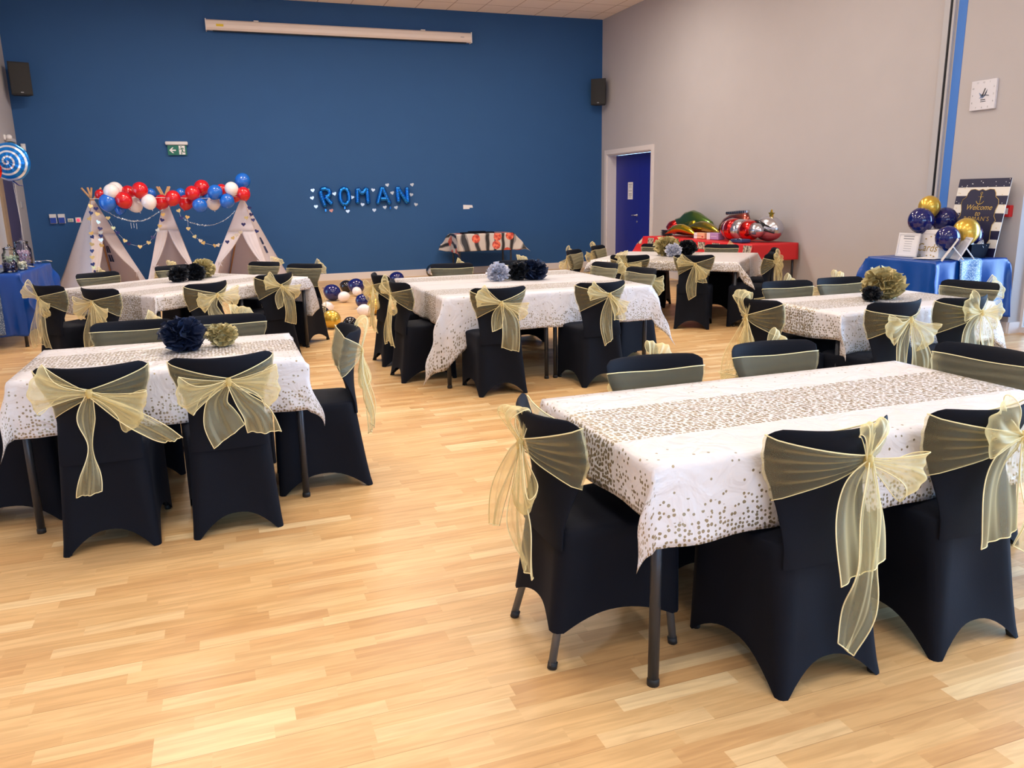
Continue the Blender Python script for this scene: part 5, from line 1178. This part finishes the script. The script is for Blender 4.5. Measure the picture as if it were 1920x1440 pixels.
# ------------------------------------------------------------------ red table items
ZR = 0.812
def foil(name, col, rough=0.16): return pmat(name, col, rough, 0.85, Coat_Weight=0.6)
FR_, FY, FS, FG, FK = foil('red_foil', srgb(214, 10, 14)), foil('yellow_foil', srgb(204, 176, 20)), foil('silver_foil', srgb(190, 190, 200), 0.22), foil('green_foil', srgb(84, 120, 48), 0.25), foil('black_foil', srgb(16, 14, 20), 0.25)
def pillow(outline, T, depth, mats, parts, name='foil_skin', parent=None, n=7, mi=None):
    """inflated foil shape: outline in local x,z ; returns object"""
    m = MB(); cx = sum(p[0] for p in outline) / len(outline); cz = sum(p[1] for p in outline) / len(outline)
    for s in (1, -1):
        R = []
        for i in range(n + 1):
            f = i / n; k = math.cos(f * PI / 2); d = math.sin(f * PI / 2)
            w = 1 + (0.012 * math.sin(i * 3) if 0 < i < n else 0)
            R.append([(cx + (x - cx) * max(k, 0.02) * w, s * depth * d * (1 - 0.05 * math.sin(j * 1.7)) , cz + (z - cz) * max(k, 0.02)) for j, (x, z) in enumerate(outline)])
        m.loft(R, True, False, True, 0, T)
    o = m.build(name, mats, parent); fixn(o); return o
GR = 'foil balloons on the red table'
def RM(x, y, z, rz, rx=0, ry=0): return Matrix.Translation((0, 0, 0)) @ Matrix.Rotation(math.radians(rx), 4, 'X')
t = thing('foil_balloon', 'green and red car shaped foil balloon, farthest left on the red table', 'balloon', (7.46, 11.75, ZR + 0.19), math.radians(-90), GR)
body = [(-0.62, -0.10), (-0.60, 0.0), (-0.48, 0.09), (-0.30, 0.13), (-0.16, 0.21), (0.06, 0.24), (0.24, 0.20), (0.42, 0.13), (0.60, 0.06), (0.66, -0.03), (0.60, -0.12), (0.30, -0.17), (-0.2, -0.18), (-0.5, -0.17)]
pillow(body, Matrix.Identity(4), 0.13, FG, 0, 'foil_body', t)
pillow([(-0.66, -0.06), (-0.55, 0.05), (-0.38, 0.08), (-0.26, 0.0), (-0.34, -0.12), (-0.55, -0.15)], Matrix.Translation((0, -0.05, 0)), 0.12, FR_, 0, 'red_front_end', t)
pillow([(-0.42, -0.12), (-0.36, -0.01), (-0.27, -0.01), (-0.22, -0.12), (-0.32, -0.17)], Matrix.Translation((0, -0.13, 0)), 0.05, FS, 0, 'wheel', t)
pillow([(0.10, 0.0), (0.16, 0.07), (0.27, 0.08), (0.32, 0.01), (0.26, -0.06), (0.15, -0.06)], Matrix.Translation((0, -0.11, 0)), 0.05, FY, 0, 'yellow_headlamp', t)
pillow([(0.38, 0.06), (0.50, 0.06), (0.66, -0.04), (0.60, -0.12), (0.42, -0.10)], Matrix.Translation((0, -0.05, 0)), 0.12, FK, 0, 'dark_tail', t)
def crescent(label, x, y, z, rz, L, th_, arch, mat):
    t = thing('foil_balloon', label, 'balloon', (x, y, z), rz, GR); m = MB(); P = []; rr = []
    for i in range(26):
        f = i / 25; P.append(Vector((-L / 2 + L * f, 0, arch * math.sin(PI * f)))); rr.append(max(0.006, th_ * math.sin(PI * min(0.98, max(0.02, f))) ** 0.55 * (1 + 0.03 * math.sin(i * 2.2))))
    m.tube(P, rr, 18); m.build('foil_body', mat, t)
    m = MB(); m.tube([P[0] + Vector((-0.05, 0, -0.012)), P[0]], [0.012, 0.006], 8); m.build('inflation_tab', mat, t)
crescent('bright yellow curved foil balloon lying at the front of the red table', 7.18, 11.62, ZR + 0.055, math.radians(-88), 0.82, 0.068, 0.09, FY)
crescent('darker yellow curved foil balloon lying behind the bright one', 7.32, 11.20, ZR + 0.10, math.radians(-92), 0.98, 0.085, 0.08, foil('dark_yellow_foil', srgb(150, 132, 28), 0.25))
t = thing('foil_balloon', 'big red and silver foil balloon lying nearest on the red table', 'balloon', (7.26, 10.06, ZR + 0.165), math.radians(-90), GR)
def prof_ball(name, segs, mat, parent, R, T=None):
    m = MB(); m.lathe([(max(0.004, r), z) for z, r in segs], 28, T=(T or Matrix.Identity(4)) @ Matrix.Rotation(PI / 2, 4, 'Y')); return m.build(name, mat, parent)
prof_ball('red_bulb', [(-0.50, 0.01), (-0.46, 0.07), (-0.40, 0.12), (-0.30, 0.155), (-0.18, 0.162), (-0.10, 0.15)], FR_, t, 0)
prof_ball('silver_middle', [(-0.10, 0.15), (-0.04, 0.155), (0.04, 0.150), (0.08, 0.140)], FS, t, 0)
prof_ball('red_waist', [(0.08, 0.14), (0.16, 0.15), (0.26, 0.135), (0.30, 0.115)], FR_, t, 0)
prof_ball('silver_tip', [(0.30, 0.115), (0.36, 0.10), (0.42, 0.09), (0.46, 0.05), (0.48, 0.01)], FS, t, 0)
m = MB(); m.ball((-0.03, -0.11, -0.01), 0.095, 0.06, 0.085); m.build('silver_disc', FS, t)
m = MB(); m.tube([Vector((-0.26, 0.160 * math.cos(a) , 0.160 * math.sin(a))) for a in [2 * PI * i / 28 for i in range(28)]], 0.006, 6, 0, True); m.build('silver_ring', FS, t)
t = thing('foil_balloon', 'silver and black foil balloon with a gold star, right end of the red table', 'balloon', (7.46, 9.72, ZR + 0.185), math.radians(-90), GR)
m = MB(); m.ball((0, 0, 0), 0.27, 0.17, 0.18, 28, 16); m.build('silver_body', FS, t)
for dz, dx in ((0.06, 0.0), (-0.02, 0.04)):
    m = MB(); m.tube([Vector((-0.2 + 0.4 * i / 14 + dx, -0.178 * math.sqrt(max(0.05, 1 - ((-0.2 + 0.4 * i / 14 + dx) / 0.27) ** 2 - (dz / 0.18) ** 2)) , dz + 0.06 - 0.10 * (i / 14) ** 2)) for i in range(15)], [0.006 + 0.016 * math.sin(PI * i / 14) for i in range(15)], 8); m.build('black_stripe', FK, t)
m = MB(); st = [((0.065 if k % 2 == 0 else 0.028) * math.sin(k * PI / 5), (0.065 if k % 2 == 0 else 0.028) * math.cos(k * PI / 5)) for k in range(10)]; m.poly(st, -0.012, 0.012, 0, T=Matrix.Translation((0.05, 0, 0.205)) @ Matrix.Rotation(PI / 2, 4, 'X')); m.build('gold_star', foil('gold_foil', srgb(220, 180, 50)), t, False)
t = thing('foil_balloon', 'dark red foil balloon with a black and white striped top edge', 'balloon', (7.56, 10.70, ZR + 0.17), math.radians(-92), GR)
pillow([(-0.42, -0.16), (-0.40, 0.02), (-0.25, 0.14), (-0.1, 0.19), (0.36, 0.22), (0.42, 0.12), (0.40, -0.16)], Matrix.Identity(4), 0.11, foil('dark_red_foil', srgb(140, 60, 50), 0.25), 0, 'foil_body', t)
m = MB(); m.box(-0.20, 0.38, -0.03, 0.03, 0.20, 0.255, T=Matrix.Rotation(-0.05, 4, 'Y'), bev=0.012); m.build('silver_edge', FS, t, 'auto')
for k in range(9): m = MB(); m.box(-0.16 + k * 0.055, -0.135 + k * 0.055, -0.034, -0.029, 0.212, 0.245, T=Matrix.Rotation(-0.05, 4, 'Y')); m.build('black_key', FK, t, False)
def parcel(name, label, x, y, rz, w, d, h, mats, front):
    t = thing(name, label, 'box', (x, y, ZR), math.radians(rz), 'small boxes on the red table'); m = MB(); m.box(-w / 2, w / 2, -d / 2, d / 2, 0, h, bev=0.003); m.build('box_body', mats, t, 'auto')
    for nm, a, b, c, e, mt in front: k = MB(); k.box(a, b, -d / 2 - 0.0012, -d / 2, c, e); k.build(nm, mt, t, False)
parcel('small_box', 'peach coloured flat box on the red table', 7.22, 11.05, -84, 0.26, 0.12, 0.09, pmat('peach_card', srgb(232, 178, 140), 0.5), [('white_panel', -0.13, -0.05, 0.0, 0.09, F['paper']), ('text_line', -0.12, 0.05, 0.04, 0.046, F['grey_ink']), ('red_seal', 0.06, 0.10, 0.02, 0.04, F['red'])])
parcel('small_box', 'lilac flat box with a white end on the red table', 7.22, 10.68, -86, 0.28, 0.12, 0.10, pmat('lilac_card', srgb(176, 142, 196), 0.5), [('white_panel', -0.14, -0.06, 0.0, 0.10, F['paper']), ('text_line', -0.04, 0.10, 0.045, 0.051, F['paper'])])
t = thing('plate_stack', 'stack of dark party plates at the far end of the red table', 'plates', (7.30, 12.26, ZR))
for k in range(6):
    m = MB(); m.lathe([(0.075, 0.0), (0.11, 0.012), (0.112, 0.014), (0.074, 0.004)], 26); o = m.build('paper_plate', pmat('dark_plate', srgb(34, 36, 70), 0.4) if k == 0 else o.data.materials[0], t); o.location = (0.006 * math.sin(k * 2), 0.006 * math.cos(k * 3), k * 0.016)
m = MB(); m.box(-0.05, 0.03, -0.06, 0.02, 0.092, 0.097); m.build('pink_napkin', pmat('pink_print', srgb(206, 140, 160), 0.5), t, False)
t = thing('napkin_pack', 'blue and silver wrapped napkin pack at the front of the red table', 'napkins', (7.02, 9.76, ZR), math.radians(-88)); m = MB(); m.box(-0.13, 0.13, -0.08, 0.08, 0, 0.05, bev=0.012); m.build('napkins', pmat('navy_paper', srgb(40, 60, 110), 0.4), t, 'auto')
crumple('clear_wrapper', FS, t, (0, -0.05, 0.035), 0.11, 0.03, 0.03, 10, 8)

# ------------------------------------------------------------------ sweet table
def jar(label, x, y, r, h, sweets, seed, lid=True):
    t = thing('sweet_jar', label, 'jar', (x, y, ZB), 0, 'sweet jars on the left blue table')
    m = MB(); m.lathe([(r * .9, 0.001), (r, 0.01), (r, h * .75), (r * .75, h * .88), (r * .72, h)], 26, c1=False); m.build('jar_glass', F['jar'], t)
    rnd = random.Random(seed); s = MB()
    for i in range(70):
        a = rnd.uniform(0, 2 * PI); q = (r * .84) * math.sqrt(rnd.random()); z = 0.014 + rnd.random() * h * .62; s.ball((q * math.cos(a), q * math.sin(a), z), rnd.uniform(0.010, 0.016), n=8, m=6)
    o = s.build('sweets', sweets, t); o['kind'] = 'stuff'
    if lid: m = MB(); m.lathe([(r * .76, h), (r * .78, h + 0.02), (r * .3, h + 0.03), (0.012, h + 0.032), (0.014, h + 0.055), (0.004, h + 0.06)], 22); m.build('jar_lid', F['jar'], t)
F['jar'] = glass_mat('jar_glass', (0.95, 0.97, 0.99, 1), 0.02)
jar('tall jar of turquoise sweets nearest the left frame edge', -2.36, 9.98, 0.075, 0.30, pmat('turquoise_sweets', srgb(30, 170, 220), 0.3), 1)
jar('low open jar of dark purple sweets', -2.18, 10.10, 0.07, 0.13, pmat('purple_sweets', srgb(44, 34, 84), 0.35), 2, False)
jar('jar of green and white sweets behind the purple ones', -2.26, 10.55, 0.085, 0.22, pmat('pale_green_sweets', srgb(176, 190, 160), 0.4), 3)
jar('largest jar, pink and white sweets, at the back', -2.22, 10.98, 0.095, 0.27, pmat('pink_sweets', srgb(206, 176, 196), 0.4), 4)
jar('small jar of cream sweets between the larger ones', -2.12, 10.36, 0.05, 0.11, pmat('cream_sweets', srgb(220, 216, 190), 0.4), 5, False)
def scoop(label, x, y, rz):
    t = thing('sweet_scoop', label, 'scoop', (x, y, ZB + 0.004), rz, 'silver scoops on the left blue table'); m = MB(); m.lathe([(0.008, 0.0), (0.03, 0.008), (0.038, 0.03), (0.036, 0.032), (0.028, 0.012)], 18, c1=False); m.build('scoop_bowl', F['steel'], t)
    m = MB(); m.tube([(0.036, 0, 0.026), (0.09, 0, 0.032), (0.15, 0, 0.018)], [0.005, 0.004, 0.006], 8); m.build('scoop_handle', F['steel'], t)
scoop('silver scoop lying at the front of the sweet table', -2.16, 10.42, 0.4); scoop('silver scoop lying at the back corner of the sweet table', -2.14, 11.35, 0.2)
# lollipop balloon
def swirl_mat():
    m, nt, b = new_mat('blue_white_swirl_foil'); N = nt.nodes; L = nt.links; tc = N.new('ShaderNodeTexCoord'); sp = N.new('ShaderNodeSeparateXYZ'); L.new(tc.outputs['Object'], sp.inputs[0])
    r = mth(nt, 'SQRT', mth(nt, 'ADD', mth(nt, 'POWER', sp.outputs[0], 2), mth(nt, 'POWER', sp.outputs[2], 2))); a = mth(nt, 'DIVIDE', mth(nt, 'ARCTAN2', sp.outputs[2], sp.outputs[0]), 2 * PI)
    f = mth(nt, 'FRACT', mth(nt, 'ADD', mth(nt, 'DIVIDE', r, 0.058), a)); d = mth(nt, 'LESS_THAN', f, 0.36)
    mx = N.new('ShaderNodeMix'); mx.data_type = 'RGBA'; mx.inputs[6].default_value = srgb(20, 120, 205); mx.inputs[7].default_value = srgb(226, 232, 240); L.new(d, mx.inputs[0]); L.new(mx.outputs[2], b.inputs['Base Color'])
    b.inputs['Metallic'].default_value = 0.6; b.inputs['Roughness'].default_value = 0.22; return m
t = thing('swirl_balloon', 'round blue and white swirl foil balloon at the left edge', 'balloon', (-2.17, 10.8, 2.00), math.radians(-8), 'foil balloons at the left edge')
circ = [(0.215 * math.cos(2 * PI * k / 40) * (1 + 0.012 * math.sin(k * 5)), 0.215 * math.sin(2 * PI * k / 40) * (1 + 0.012 * math.sin(k * 5))) for k in range(40)]
pillow(circ, Matrix.Identity(4), 0.085, swirl_mat(), 0, 'foil_disc', t, 9)
m = MB(); m.tube([(0.0, 0, -0.21), (0.06, -0.01, -0.26), (0.11, 0, -0.27)], [0.012, 0.006, 0.003], 6); m.build('inflation_tab', BM['n'], t)
m = MB(); m.tube([(0.0, 0.0, -0.21), (0.01, 0.02, -0.7), (-0.03, 0.03, -1.19)], 0.0015, 4); m.build('balloon_ribbon', F['paper'], t)
t = thing('swirl_balloon', 'red and white round foil balloon cut off by the left edge', 'balloon', (-2.33, 10.45, 1.90), math.radians(-8), 'foil balloons at the left edge')
circ = [(0.15 * math.cos(2 * PI * k / 36), 0.15 * math.sin(2 * PI * k / 36)) for k in range(36)]
pillow(circ, Matrix.Identity(4), 0.07, FR_, 0, 'foil_disc', t, 8)
m = MB(); m.tube([Vector((0.11 * math.cos(2 * PI * k / 30), -0.045, 0.11 * math.sin(2 * PI * k / 30))) for k in range(30)], 0.016, 6, 0, True); m.build('white_ring', F['paper'], t)
m = MB(); m.tube([(0, 0, -0.15), (0, 0.02, -1.09)], 0.0015, 4); m.build('balloon_ribbon', F['paper'], t)

# ------------------------------------------------------------------ ceiling fittings that give the light
first = None
for x, y in LAMPS:
    if first is None:
        em = pmat('lamp_diffuser', (0.9, 0.88, 0.84, 1), 0.5); b_ = em.node_tree.nodes['Principled BSDF']; b_.inputs['Emission Color'].default_value = (1, 0.88, 0.72, 1); b_.inputs['Emission Strength'].default_value = 6.0
        t = thing('ceiling_light', 'recessed rectangular ceiling light panel', 'ceiling light', (x, y, ZC), 0, 'ceiling light panels')
        m = MB(); m.box(-0.62, 0.62, -0.32, 0.32, -0.03, 0.0); m.build('light_frame', F['plastic_white'], t, False); m = MB(); m.box(-0.58, 0.58, -0.28, 0.28, -0.034, -0.030); m.build('light_diffuser', em, t, False); first = t
    else:
        t = copy_tree(first); t.location = (x, y, ZC)
